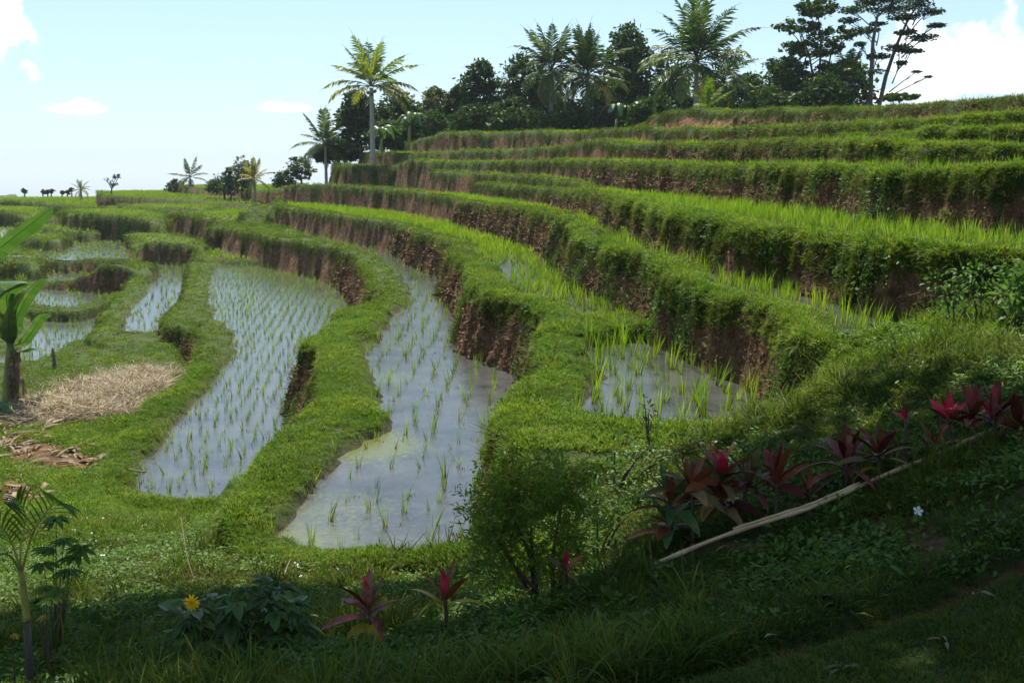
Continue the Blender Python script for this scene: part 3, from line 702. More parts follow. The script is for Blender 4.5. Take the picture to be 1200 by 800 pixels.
# bank faces
bw = area * inview * (wall > .3) * (1 - sstep(.15, .45, cS)) * (.3 + sstep(.25, .6, clump2))
w = bw * (cD < 26) / cD
P, i = sample(w, 65000)
sz = (.55 + .6 * clump[i]) * (.7 + .6 * RNG.random(len(i)))
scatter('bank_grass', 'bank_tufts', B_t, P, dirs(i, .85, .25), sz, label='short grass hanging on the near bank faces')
w = bw * (cD >= 26) / cD ** 1.5
P, i = sample(w, 42000)
sz = (.5 + .4 * RNG.random(len(i))) * np.clip(cD[i] / 60, .5, 1.4)
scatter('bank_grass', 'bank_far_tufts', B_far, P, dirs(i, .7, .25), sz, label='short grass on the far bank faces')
# fringe: long blades spilling over each rim
w = area * inview * (np.abs(cDin + .04) < .10) * (cW > 0) * (cA < -.03) * (cD < 40) / cD ** 1.2
P, i = sample(w, 16000)
sz = (.30 + .5 * RNG.random(len(i))) * np.clip(.8 + cD[i] / 60, .8, 1.5)
scatter('grass', 'fringe_tufts', G_t, P, dirs(i, .5, .3), np.stack([sz, sz, sz], 1), label='grass fringe spilling over the terrace rims')

# clods and loose lumps on the cut earth, hanging dead grass and roots, taller weeds on the rims
SOILM = solid_mat('earth_clod', (0.06, 0.032, 0.014), (0.20, 0.112, 0.048), 6, .95, .5)
def clod(seed):
    r = random.Random(seed); m = MB(); vs = [Vector((x, y, z)).normalized() * r.uniform(.6, 1.15) * .03 for x, y, z in ((1, 0, 0), (-1, 0, 0), (0, 1, 0), (0, -1, 0), (0, 0, 1), (0, 0, -1))]
    m.add(vs, [(0, 2, 4), (2, 1, 4), (1, 3, 4), (3, 0, 4), (2, 0, 5), (1, 2, 5), (3, 1, 5), (0, 3, 5)]); return m.mesh('clod', SOILM, False)
DEADG = leaf_mat('dead_grass', (0.05, 0.034, 0.016), (0.13, 0.09, 0.04), (0.25, 0.19, 0.10), trans=.2, spread=3)
w = area * inview * sstep(.2, .6, cS) * (wall > .3) * (cD < 45) / cD ** 1.1
P, i = sample(w, 22000)
scatter('earth_clods', 'clods', [clod(k) for k in range(4)], P, dirs(i, .9, .5), np.stack([.5 + 2.2 * RNG.random(len(i)) ** 3, .5 + 1.8 * RNG.random(len(i)) ** 3, .5 + 1.5 * RNG.random(len(i)) ** 2], 1) * np.clip(cD[i] / 16, .8, 2.2)[:, None], label='lumps of brown earth on the cut bank faces')
D_t = [tuft(7, .05, .13, .006, 1.3, 2.0, 3, 300 + k).mesh('dead_tuft', DEADG) for k in range(4)]
w = area * inview * (wall > .2) * (cB < .7) * (cD < 40) * sstep(.45, .65, clump2) / cD ** 1.1
P, i = sample(w, 2800); scatter('dead_grass', 'dead_tufts', D_t, P, dirs(i, 1.0, .3), (.6 + .9 * RNG.random(len(i))) * np.clip(cD[i] / 16, .8, 2), label='dead grass and roots hanging on the bank faces')
w = area * inview * (np.abs(cDin) < .5) * (cW > 0) * dry * (cD < 45) * sstep(.5, .7, clump) / cD ** 1.2
P, i = sample(w, 1500); scatter('grass', 'long_tufts', G_long, P, dirs(i, .4, .3), .5 + .6 * RNG.random(len(i)), label='taller weeds here and there on the terrace rims')
w = area * inview * (wall > .3) * (cD < 30) * sstep(.5, .75, clump) / cD ** 1.2
P, i = sample(w, 3000); scatter('ground_herbs', 'herbs', H_t, P, dirs(i, .9, .3), .7 + .9 * RNG.random(len(i)), label='small leafy weeds growing on the bank faces')

# ------------------------------------------------------------------ rice
R_t = [tuft(15, .035, .36, .014, .18, .35, 3, 200 + i, .3).mesh('rice_clump', RICE) for i in range(6)]
R_s = [tuft(9, .022, .30, .011, .16, .35, 3, 210 + i, .35).mesh('rice_clump', RICE) for i in range(6)]
R_far = [tuft(13, .06, .34, .030, .25, .4, 2, 220 + i, .3).mesh('rice_clump', RICE) for i in range(4)]
def rice_points(k, sp, ang=0.0, jit=.2, sy=1.0, rmax=150):
    t = T[k]; P = t['P']; mn = P.min(0); mx = P.max(0); c = (mn + mx) / 2; h = np.linalg.norm(mx - mn) / 2 + 1
    g = np.arange(-h, h, sp); a, b = np.meshgrid(g, np.arange(-h, h, sp * sy)); a = a.ravel(); b = b.ravel()
    x = c[0] + a * math.cos(ang) - b * math.sin(ang); y = c[1] + a * math.sin(ang) + b * math.cos(ang)
    x = x + RNG.normal(0, jit * sp, len(x)); y = y + RNG.normal(0, jit * sp, len(y))
    m = (y > 3) & (np.abs(np.arctan2(x, y)) < R(27.3)) & (np.hypot(x, y) < rmax) & (x > mn[0]) & (x < mx[0]) & (y > mn[1]) & (y < mx[1])
    x, y = x[m], y[m]
    Z, win, din, soil, wat, bel = terrain(x, y)
    m = (win == k) & (wat > .04) & (din > .1)
    qx = 600 + 1267 * x / (y * CP - Z * SP); qy = 400 - 1267 * (y * SP + Z * CP) / (y * CP - Z * SP)
    for (hx, hy, hw, hh) in ((722, 274, 30, 8), (600, 318, 14, 10), (735, 352, 30, 10)):
        m &= (((qx - hx) / hw) ** 2 + ((qy - hy) / hh) ** 2 > 1) | (RNG.random(len(x)) < .18)
    return np.stack([x[m], y[m], Z[m] - .02], 1)
RP = {}
far_lists = []; wet_lists = []
for k, t in enumerate(T):
    if t['rice'] is None: continue
    Pk = rice_points(k, t['rice'] * (.82 if k == 1 else 1.0 if t['P'][:, 1].min() < 45 else 1.25), ang={1: .12, 2: -.02, 4: .1}.get(k, .2), jit=.11 if k in (1, 2, 4) else .2, sy={1: 1.25, 2: 1.15, 4: 1.4}.get(k, 1.0))
    if k in (1, 2, 4): RP[k] = Pk
    elif t['z'] in (-6.3, -6.0, -5.3): wet_lists.append(Pk)
    else: far_lists.append((k, Pk))
for k, Pk in far_lists:
    D = np.hypot(Pk[:, 0], Pk[:, 1])
    tall = {3: .85, 5: .85, 6: .85}.get(k, .8)
    m = D < 30
    for mm, key, ms, f in ((m, 'rice_near', R_t, 1.0), (~m, 'rice_far', R_far, 1.0)):
        Q = Pk[mm]
        if not len(Q): continue
        s_ = (.7 + .45 * RNG.random(len(Q))) * tall * f
        scatter('rice_plants', key, ms, Q, UP + RNG.normal(0, .07, Q.shape), np.stack([s_ * 1.1, s_ * 1.1, s_], 1), label='rows of young rice standing in a flooded terrace')
# seedlings one can pick out: the nearest 300 are objects of their own
allp = []
thin = {1: .93, 2: .88, 4: .85}
for k in (1, 2, 4):
    Q = RP[k]; Q = Q[RNG.random(len(Q)) < thin[k]]; RP[k] = Q
    for q in Q: allp.append((math.hypot(q[0], q[1]), k, q))
allp.sort(key=lambda a: a[0])
desc = {1: ('young rice seedling clump in the long left pond below the grassy bund', 'rice seedlings in the long left pond'),
        2: ('young rice seedling clump in the blue reflecting middle pond', 'rice seedlings in the middle pond'),
        4: ('tall rice clump in the small muddy pond under the brown bank', 'rice clumps in the small upper pond')}
for n_, (d, k, q) in enumerate(allp[:300]):
    big = k == 4
    me = (R_t if big else R_s)[n_ % 6]
    o = link('rice_clump', me, None, (q[0], q[1], q[2]), label=desc[k][0], category='rice plant', group=desc[k][1])
    s_ = (.62 + .6 * random.random()) * (1.05 if big else 1.0)
    o.scale = (s_, s_, s_); o.rotation_euler = (random.gauss(0, .13), random.gauss(0, .13), random.random() * 6.28)
rest = {1: [], 2: [], 4: []}
for (d, k, q) in allp[300:]: rest[k].append(q)
for k in rest:
    if not rest[k]: continue
    Q = np.array(rest[k]); s_ = .7 + .45 * RNG.random(len(Q))
    scatter('rice_plants', 'rice_seedlings', R_s, Q, UP + RNG.normal(0, .08, Q.shape), s_, label='rows of thin rice seedlings in the far part of a pond')
STUB = leaf_mat('stubble', (0.03, 0.025, 0.012), (0.09, 0.075, 0.03), (0.2, 0.16, 0.08), trans=.1, spread=3)
St = [tuft(6, .02, .05, .010, .5, .8, 1, 400 + k).mesh('stubble', STUB) for k in range(3)]
Q = np.concatenate([RP[1], RP[2], RP[4]]); Q = Q[RNG.random(len(Q)) < .6] + RNG.normal(0, .09, (1, 3)) * np.array([1, 1, 0]); Q[:, :2] += RNG.normal(0, .10, (len(Q), 2)); Q[:, 2] += .05
scatter('stubble', 'stubble', St, Q, UP + RNG.normal(0, .3, Q.shape), .6 + .9 * RNG.random(len(Q)), label='dark bits of old stubble and debris poking from the pond water')
Q = np.concatenate(wet_lists); Q = Q[RNG.random(len(Q)) < .5]
scatter('rice_plants', 'rice_seedlings', R_s, Q, UP + RNG.normal(0, .08, Q.shape), np.stack([1.5 + 0 * Q[:, 0], 1.5 + 0 * Q[:, 0], .8 + .4 * RNG.random(len(Q))], 1), label='thin rice seedlings standing in the low ponds on the left')
print('rice', {k: len(v) for k, v in RP.items()}, sum(len(a) for _, a in far_lists), 'nearest 300 to', allp[299][0])

# ------------------------------------------------------------------ trees
BARK = solid_mat('bark', (0.045, 0.035, 0.025), (0.12, 0.10, 0.08), 9, .9, .6, (1, 1, .25))
PBARK = solid_mat('palm_bark', (0.22, 0.20, 0.17), (0.46, 0.43, 0.38), 7, .85, .5, (1, 1, 3))
L_DARK = leaf_mat('dark_leaf', (0.010, 0.028, 0.006), (0.035, 0.075, 0.012), (0.10, 0.14, 0.022), trans=.28, spread=.45, objrand=False, gloss=.08)  # brightest tone paints leaf highlights into the dark crowns
L_MID = leaf_mat('mid_leaf', (0.020, 0.048, 0.010), (0.05, 0.10, 0.018), (0.12, 0.15, 0.03), trans=.28, spread=.5, objrand=False, gloss=.08)
L_OLIVE = leaf_mat('olive_leaf', (0.05, 0.06, 0.018), (0.10, 0.12, 0.03), (0.20, 0.16, 0.06), trans=.3, spread=.5, objrand=False)
L_GREY = leaf_mat('grey_leaf', (0.10, 0.13, 0.09), (0.20, 0.24, 0.17), trans=.25, spread=.5, objrand=False)
L_PALM = leaf_mat('palm_leaf', (0.020, 0.050, 0.008), (0.06, 0.11, 0.014), (0.13, 0.17, 0.03), trans=.3, spread=.6, gloss=.2, rough=.45)
L_LIME = leaf_mat('lime_palm_leaf', (0.07, 0.13, 0.012), (0.15, 0.22, 0.02), (0.28, 0.28, 0.04), trans=.4, spread=.6, gloss=.2, rough=.45)  # yellow-green leaf of the tall palm and the palm sapling
L_YPALM = leaf_mat('yellow_palm_leaf', (0.12, 0.15, 0.02), (0.28, 0.26, 0.04), (0.42, 0.30, 0.06), trans=.35, spread=.6, gloss=.2, rough=.45)
L_BAN = leaf_mat('banana_leaf', (0.035, 0.09, 0.02), (0.06, 0.14, 0.03), (0.13, 0.19, 0.04), trans=.28, objrand=False, spread=1.0, gloss=.5, rough=.35)
def leaves_np(C, s, r, flat=.0, droop=0.0, aspect=.5):
    """one pointed leaf (4 vertices, 2 triangles) at each centre C (n,3) of length s (n)"""
    n = len(C); d = r.normal(0, 1, (n, 3)); d[:, 2] = d[:, 2] * (1 - flat) - droop; d /= np.linalg.norm(d, axis=1)[:, None]
    u = r.normal(0, 1, (n, 3)); u[:, 2] += flat * 2.5; q = np.cross(d, u); q /= np.linalg.norm(q, axis=1)[:, None]
    s = s[:, None]
    V = np.stack([C - d * s * .5, C + q * s * aspect * .5, C + d * s * .5, C - q * s * aspect * .5], 1).reshape(-1, 3)
    F = np.arange(n * 4).reshape(-1, 4); return V, F
def crown_points(lobes, n, r, shell=.55, clump=.22, per=14):
    """leaf positions gathered in clumps inside a set of ellipsoid lobes (cx,cy,cz,rx,ry,rz)"""
    lobes = np.array(lobes, float); vol = (lobes[:, 3] * lobes[:, 4] * lobes[:, 5]) ** .8; k = r.choice(len(lobes), max(1, n // per), p=vol / vol.sum())
    d = r.normal(0, 1, (len(k), 3)); d /= np.linalg.norm(d, axis=1)[:, None]; rad = shell + (1 - shell) * r.random(len(k)) ** .6
    c = lobes[k, :3] + d * lobes[k, 3:] * rad[:, None]
    sc_ = lobes[k, 3:].min(1) * clump * (0.6 + .9 * r.random(len(k)))
    P = np.repeat(c, per, 0) + r.normal(0, 1, (len(k) * per, 3)) * np.repeat(sc_, per)[:, None] * np.array([1, 1, .6]); return P
def limb(m, a, b, r0, r1, bend, rnd, n=5, sides=6):
    a, b = Vector(a), Vector(b); off = Vector((rnd.gauss(0, bend), rnd.gauss(0, bend), abs(rnd.gauss(0, bend)) * .4))
    pts = [a.lerp(b, i / n) + off * math.sin(math.pi * i / n) for i in range(n + 1)]
    m.tube(pts, [r0 + (r1 - r0) * i / n for i in range(n + 1)], sides)
def tree(name, label, px, yb, yt, D, wpx, lobes, mat, n=3000, leaf=.3, bark=BARK, group=None, seed=0, trunk=.35, flat=.3, category='tree', lean=0, aspect=.5, clump=.22, trunks=1):
    """px, yb, yt, wpx describe its place in the photograph; lobes are in crown units (x -1..1, y -1..1, z 0..1 of the height)"""
    r = np.random.default_rng(seed + 500); rnd = random.Random(seed)
    gx = (px - 600) / 1267.0 * D * (CP + .16 * SP); b = W(px, yb, D); tp = W(px, yt, D)
    g = ground_z(b.x, D); h = tp.z - g; w = wpx / 1267.0 * D * .5
    root = empty(name, (b.x, D, g), label=label, category=category)
    if group: root['group'] = group
    Lb = [(lx * w + lean * lz * h, ly * w, lz * h, rx * w, rx * w, rz * h) for (lx, ly, lz, rx, rz) in lobes]
    m = MB(); hub = Vector((lean * h * trunk, 0, h * trunk)); r0 = max(.10, h * .022)
    for k in range(trunks):
        bx = (k - (trunks - 1) / 2) * r0 * 3
        pts = [Vector((bx, 0, -.3)), Vector((bx + hub.x * .4 + rnd.gauss(0, r0), 0, h * trunk * .5)), hub + Vector((bx * 2, 0, 0))]
        m.tube(pts, [r0 * 1.2, r0 * .9, r0 * .7], 8)
    for q in Lb:
        limb(m, hub, (q[0], q[1], q[2]), r0 * .55, r0 * .16, q[3] * .2, rnd)
        for j in range(5):
            d = Vector((rnd.gauss(0, 1), rnd.gauss(0, 1), rnd.gauss(0, .7))).normalized()
            limb(m, Vector(q[:3]).lerp(hub, .3 * rnd.random()), Vector(q[:3]) + Vector((d.x * q[3], d.y * q[4], d.z * q[5])) * .85, r0 * .2, r0 * .05, .1, rnd, 3, 4)
    m.obj('trunk', bark, root)
    P = crown_points(Lb, n, r, clump=clump); s = leaf * (.6 + .8 * r.random(len(P)))
    V, F = leaves_np(P, s, r, flat, .2, aspect)
    link('crown', mesh_np('crown', V, F, mat), root)
    return root
ROUND = [(0, 0, .72, .75, .22), (-.45, .1, .55, .5, .18), (.5, -.1, .58, .5, .17), (0, .2, .42, .6, .16), (-.2, 0, .88, .4, .11)]
TALL = [(0, 0, .86, .55, .12), (-.35, 0, .66, .6, .13), (.35, .1, .70, .55, .12), (.1, 0, .5, .75, .14), (-.4, .1, .38, .6, .12), (.45, 0, .36, .6, .12)]
BUSHY = [(0, 0, .55, .8, .36), (-.55, 0, .38, .5, .3), (.55, .1, .42, .5, .3), (.1, 0, .8, .4, .18)]
LAYER = [(0, 0, .93, .5, .06), (-.4, 0, .80, .5, .05), (.4, 0, .74, .6, .05), (-.1, 0, .64, .7, .06), (-.6, .1, .52, .5, .06), (.5, 0, .48, .5, .06), (-.2, .1, .40, .8, .07), (.3, 0, .28, .7, .07)]
tree('broadleaf_tree', 'dark round tree just left of the tall pale trunked palm', 421, 185, 106, 96, 52, ROUND, L_DARK, 3400, .42, seed=1)
tree('broadleaf_tree', 'dark tree directly behind the tall palm, right of its trunk', 468, 180, 106, 97, 72, BUSHY, L_DARK, 4600, .42, seed=2)
tree('broadleaf_tree', 'tree with a brownish top in the middle of the low row', 514, 165, 101, 98, 56, ROUND, L_OLIVE, 2600, .40, seed=3)
tree('broadleaf_tree', 'low dark tree filling the gap beside the brownish topped tree', 536, 160, 98, 95, 40, BUSHY, L_DARK, 3200, .40, seed=4)
tree('broadleaf_tree', 'slim tall dark tree with a rounded narrow crown', 562, 157, 68, 93, 52, TALL, L_DARK, 4800, .38, seed=5)
tree('broadleaf_tree', 'sparse pale thin branched tree with little foliage', 590, 156, 74, 96, 30, TALL, L_GREY, 420, .34, seed=6, clump=.3)
tree('broadleaf_tree', 'open crowned dark tree left of the twin palms', 617, 158, 62, 95, 62, ROUND, L_DARK, 3600, .40, seed=7)
tree('broadleaf_tree', 'low leafy tree at the foot of the twin palms', 600, 156, 112, 90, 70, BUSHY, L_DARK, 4000, .38, seed=8)
tree('broadleaf_tree', 'tall dark tree with a stepped crown between the palms', 736, 152, 26, 92, 66, TALL, L_DARK, 6500, .40, seed=9)
tree('broadleaf_tree', 'wide dark lower tree under the stepped crown', 722, 152, 84, 90, 92, BUSHY, L_DARK, 5500, .40, seed=10)
tree('broadleaf_tree', 'mid green tree behind the big coconut palm on its left', 782, 140, 58, 90, 56, TALL, L_MID, 3200, .38, seed=11)
tree('broadleaf_tree', 'low dark tree to the right of the big coconut palm', 872, 133, 84, 84, 66, BUSHY, L_DARK, 4200, .38, seed=12)
tree('broadleaf_tree', 'dark shrubby tree below the layered tree', 912, 132, 72, 80, 52, BUSHY, L_DARK, 3600, .36, seed=13)
tree('broadleaf_tree', 'airy tree with layered branches and fine leaves', 952, 131, -2, 78, 100, LAYER, L_MID, 9500, .32, seed=14, trunk=.2, flat=.5)
tree('broadleaf_tree', 'olive brown bushy tree at the foot of the forked tree', 995, 130, 62, 80, 62, BUSHY, L_MID, 2400, .38, seed=15)
tree('broadleaf_tree', 'dark bush between the layered tree and the forked tree', 962, 131, 85, 74, 70, BUSHY, L_DARK, 3600, .34, seed=16)
tree('broadleaf_tree', 'small flat crown just showing above the ridge under the cloud', 1056, 122, 110, 60, 46, [(0, 0, .9, .9, .10), (-.5, 0, .85, .5, .08)], L_MID, 1300, .22, seed=17)
tree('broadleaf_tree', 'low dark tree between the slim tree and the twin palms', 640, 158, 100, 94, 60, BUSHY, L_DARK, 3600, .38, seed=27)
tree('broadleaf_tree', 'low dark tree behind the foot of the big coconut palm', 826, 138, 92, 88, 60, BUSHY, L_DARK, 3400, .38, seed=28)
# forked tall tree: two stems, flat tiers of foliage
def forked_tree():
    D = 76; r = np.random.default_rng(77); rnd = random.Random(5)
    b = W(1030, 124, D); g = ground_z(b.x, D); root = empty('forked_tree', (b.x, D, g), label='tall forked tree with two thin pale stems and flat tiers of foliage', category='tree')
    def L(px, py, dy=0): v = W(px, py, D + dy); return v - Vector((b.x, D, g))
    m = MB(); m.tube([L(1020, 130) + Vector((0, 0, -1)), L(1021, 90), L(1023, 50), L(1028, 20), L(1045, 5), L(1050, -14)], [.17, .15, .12, .09, .06, .03], 7); m.obj('trunk', solid_mat('pale_bark', (.07, .06, .05), (.17, .15, .13), 8, .8, .3), root)
    m = MB(); m.tube([L(1026, 130, .4) + Vector((0, 0, -1)), L(1038, 90, .4), L(1050, 55, .4), L(1062, 28, .4), L(1075, 6, .4), L(1085, -12, .4)], [.16, .14, .11, .08, .06, .03], 7); m.obj('trunk', bpy.data.materials['pale_bark'], root)
    tiers = [(1000, 12, 22, 5), (1018, 3, 24, 6), (1045, 0, 28, 7), (1075, 6, 26, 6), (1092, 14, 20, 5), (1060, 20, 26, 4), (1098, 30, 14, 3), (1030, 28, 14, 3), (1082, 44, 24, 5), (1052, 56, 24, 5), (1030, 66, 20, 4),
             (1012, 36, 26, 4), (995, 24, 16, 4), (1062, 38, 18, 4), (1008, 52, 10, 3), (1068, 60, 20, 3), (1056, 74, 10, 3), (1088, 90, 6, 1.4), (1075, 84, 8, 1.2), (1042, 12, 34, 5), (1080, -4, 30, 6), (1020, -8, 30, 6)]
    bm_ = MB(); P = []
    for (x, y, w, h) in tiers:
        c = L(x, y, rnd.gauss(0, .7)); rx = w / 1267 * D * .78; rz = h / 1267 * D * .9; n = int(200 * w / 10)
        q = r.normal(0, 1, (n, 3)); q /= np.linalg.norm(q, axis=1)[:, None]; q *= (r.random(n) ** .45)[:, None]
        P.append(np.array(c) + q * np.array([rx, rx, rz]))
        s = L(1022 + (70 - y) * .12, y + 26) if x < 1040 else L(1040 + (90 - y) * .35, y + 24, .4)
        limb(bm_, s, c, .05, .02, .15, rnd, 4, 5)
        for j in range(4): limb(bm_, s.lerp(c, .6), c + Vector((rnd.uniform(-1, 1) * rx, rnd.uniform(-1, 1) * rx, rnd.uniform(0, 1) * rz)), .02, .008, .05, rnd, 3, 4)
    bm_.obj('branches', bpy.data.materials['pale_bark'], root)
    P = np.concatenate(P); V, F = leaves_np(P, .21 * (.6 + .8 * r.random(len(P))), r, .6, 0, .55)
    link('crown', mesh_np('crown', V, F, L_DARK), root)
forked_tree()

# ---- palms
def frond_mesh(L, droop, seed, mat, lw=.10, pairs=44, ll=.85, curl=.5, rise=0.35):
    r = random.Random(seed); m = MB(); n = 14; pts = []; x = z = 0.0; a = math.pi / 2 * .0 + rise
    for i in range(n + 1):
        pts.append(Vector((x, 0, z))); st = L / n; x += math.cos(a) * st; z += math.sin(a) * st; a -= droop / n * (.4 + 1.2 * i / n)
    m.tube(pts, [.035 * (1 - i / n * .8) for i in range(n + 1)], 5)
    for k in range(pairs):
        f = .16 + .83 * k / pairs; i = min(n - 1, int(f * n)); p = pts[i].lerp(pts[i + 1], f * n - i); t = (pts[i + 1] - pts[i]).normalized()
        for sgn in (-1, 1):
            side = Vector((0, sgn, 0)); l_ = ll * (math.sin(math.pi * min(1, f * 1.05 + .08)) ** .6) * r.uniform(.75, 1.1) * L / 4
            d = (side * .8 + t * r.uniform(.45, .8) + Vector((0, 0, r.uniform(-.35, .15)))).normalized(); e = (d + Vector((0, 0, -curl * r.uniform(.6, 1.5)))).normalized()
            wv = (t * .7 + Vector((0, 0, r.uniform(-.5, .5)))).normalized() * lw * .5
            a_, b_, c_ = p, p + d * l_ * .5, p + d * l_ * .5 + e * l_ * .55
            m.add([a_ - wv * .5, a_ + wv * .5, b_ + wv, b_ - wv, c_], [(0, 1, 2, 3), (3, 2, 4)])
    return m.mesh('frond', mat, False)
def palm(label, px, yb, yc, D, L, mats, nf=20, trunk_r=.16, seed=0, lean=0.0, upright=0.0, group=None, nuts=0, name='coconut_palm', droop=1.5, dead=0, lw=.11, fronds=None):
    rnd = random.Random(seed); b = W(px, yb, D); g = ground_z(b.x, D); h = W(px, yc, D).z - g
    root = empty(name, (b.x, D, g), label=label, category='palm tree')
    if group: root['group'] = group
    m = MB(); n = 12
    pts = [Vector((lean * (i / n) ** 1.6, 0, -.3 + (h + .3) * i / n)) for i in range(n + 1)]
    m.tube(pts, [trunk_r * (1.35 if i == 0 else 1.0) * (1 - .3 * i / n) * (1 + .05 * (i % 2)) for i in range(n + 1)], 10); m.obj('trunk', PBARK, root)
    top = pts[-1]
    lw = min(lw, .026 * L); ms = [frond_mesh(L, droop * q, seed * 7 + j, mats[0], lw) for j, q in enumerate((.35, .8, 1.2, 1.6))]
    my = [frond_mesh(L * .9, droop * 1.5, seed * 7 + 9, mats[-1], lw)]
    for i in range(nf):
        if fronds: az_, el_, ty = fronds[i]
        else:
            f = (i + .5) / nf; el_ = (1.35 - 1.9 * f) + rnd.gauss(0, .1) + upright * (1 - f); az_ = i * 2.399 + rnd.gauss(0, .25); ty = 0 if f < .25 else 1 if f < .5 else 2 if f < .8 else 3
        me = ms[min(3, max(0, ty))] if ty < 4 and not (dead and i >= nf - dead) else my[0]
        o = link('frond', me, root, top + Vector((0, 0, .1))); o.rotation_euler = Euler((0, -el_ + .35, az_), 'XYZ')
        s = rnd.uniform(.85, 1.1); o.scale = (s, s, s)
        if me is my[0] and len(mats) > 1: o['label'] = 'yellowing drooping frond'
    for i in range(nuts):
        c = MB(); a = i * 2.4; p = top + Vector((.28 * math.cos(a), .28 * math.sin(a), -.25 - .12 * (i % 3)))
        c.tube([p + Vector((0, 0, .14)), p + Vector((0, 0, .08)), p, p - Vector((0, 0, .09)), p - Vector((0, 0, .13))], [.03, .10, .13, .09, .02], 8); c.obj('coconut', L_YPALM, root)
    return root
def up(a): return a
palm('tall solitary palm with a pale trunk and yellowing lower fronds', 437, 190, 103, 84, 4.5, (L_LIME, L_YPALM), 24, .21, seed=31, upright=.25, dead=7, nuts=5, droop=1.2,
     fronds=[(a, e, t) for a, e, t in [(0, 1.45, 0), (2.4, 1.35, 0), (1, 1.3, 0), (4, 1.25, 0), (5.3, 1.2, 0), (3.1, 1.1, 0), (.1, 1.0, 1), (1.8, 1.15, 0), (3.0, .75, 1), (.2, .7, 1), (2.2, .8, 1), (4.5, .8, 1), (5.6, .75, 1), (3.3, .35, 2), (-.1, .30, 2), (1.2, .5, 2), (5.0, .5, 2), (3.5, .9, 0), (3.05, .15, 3), (-.15, .1, 3), (.35, .25, 3), (2.2, .1, 3), (5.4, .1, 3), (-.4, -.1, 3)]])
palm('dark palm with spiky fronds left of the tall palm', 382, 200, 172, 96, 3.6, (L_PALM,), 22, .15, seed=32, upright=.2, droop=1.3)
palm('left one of the twin shaggy palms on the skyline', 646, 156, 84, 88, 4.1, (L_PALM, L_YPALM), 32, .2, seed=33, upright=.2, dead=3, droop=1.8, group=None)
palm('right one of the twin palms with upright swept fronds', 688, 156, 92, 86, 4.4, (L_PALM, L_YPALM), 32, .2, seed=34, upright=.5, dead=3, droop=1.5)
palm('largest coconut palm with long arching fronds and nuts', 815, 140, 74, 72, 5.0, (L_PALM, L_YPALM), 34, .19, seed=35, upright=.3, dead=2, nuts=9, droop=1.25)
palm('small dark palm behind the coconut palm on its right', 846, 140, 98, 76, 3.2, (L_PALM,), 18, .14, seed=36)
palm('dark palm half hidden beside the forked tree', 990, 130, 96, 76, 3.0, (L_PALM,), 18, .13, seed=37)
palm('small palm standing alone on the far left terrace edge', 223, 216, 209, 122, 2.7, (L_PALM,), 11, .14, seed=38, droop=.9, upright=.1)
palm('stubby yellowish palm at the far edge of the left field', 95, 228, 224, 130, 1.6, (L_YPALM, L_PALM), 14, .14, seed=39, upright=.3)
palm('low clump of upright palm fronds near the grey tree', 298, 216, 211, 104, 2.2, (L_YPALM, L_PALM), 16, .14, seed=40, upright=.5, name='palm_clump', droop=.9)
palm('young palm growing at the left foot of the big coconut palm', 829, 140, 130, 62, 2.0, (L_LIME, L_PALM), 12, .08, seed=41, upright=.5, name='palm_sapling', droop=.9)
for q, (px, yt_, lab) in enumerate([(29, 222, 'tiny flat topped palm silhouette, leftmost beyond the field'), (51, 223, 'leftmost of three tiny dark tree silhouettes beyond the field'), (55.5, 223.5, 'middle one of three tiny dark tree silhouettes beyond the field'),
                                (60.5, 222, 'rightmost of three tiny dark tree silhouettes beyond the field'), (73.5, 224, 'tiny dark tree silhouette alone left of the yellowish palm'), (79.5, 223.5, 'tiny dark round tree next to the yellowish palm'), (83.5, 220, 'tiny slim palm silhouette touching the yellowish palm')]):
    tree('distant_tree', lab, px, 229, yt_, 146, 5 if q != 0 else 8, [(0, 0, .8, .8, .3), (0, 0, .55, .5, .2)], L_DARK, 260, .3, seed=60 + q, group='tiny trees on the far left skyline', clump=.3)
# ---- left skyline trees
tree('small_tree', 'thin sapling with scattered leaves on the far left terrace', 131, 224, 205, 118, 20, [(-.5, 0, .75, .5, .16), (.5, 0, .8, .5, .15), (0, 0, .55, .5, .2), (.9, 0, .95, .25, .06)], L_DARK, 190, .26, seed=50, trunk=.3, clump=.4)
tree('bush', 'round bush beside the small lone palm', 204, 222, 209, 124, 18, BUSHY, L_MID, 1100, .26, seed=51, category='bush')
tree('bush', 'small dark bush right of the round bush', 213, 222, 212, 125, 9, BUSHY, L_DARK, 500, .24, seed=52, category='bush')
tree('broadleaf_tree', 'pale grey leaved tree on the left skyline', 284, 214, 181, 108, 30, TALL, L_GREY, 2600, .26, seed=53)
tree('bush', 'green bushy tree left of the grey leaved tree', 262, 216, 201, 108, 40, BUSHY, L_MID, 1700, .28, seed=54, category='bush')
tree('broadleaf_tree', 'small dark tree hugging the left side of the grey tree', 268, 214, 194, 106, 16, TALL, L_DARK, 700, .26, seed=55)
tree('bush', 'low bush on the skyline left of the spiky palm', 332, 212, 199, 104, 26, BUSHY, L_MID, 1300, .28, seed=56, category='bush')
tree('broadleaf_tree', 'loose leaved tree just left of the spiky palm', 352, 210, 183, 104, 40, ROUND, L_MID, 1500, .28, seed=57)
tree('bush', 'dark undergrowth bush beneath the spiky palm', 398, 195, 160, 98, 60, BUSHY, L_DARK, 3800, .36, seed=58, category='bush')
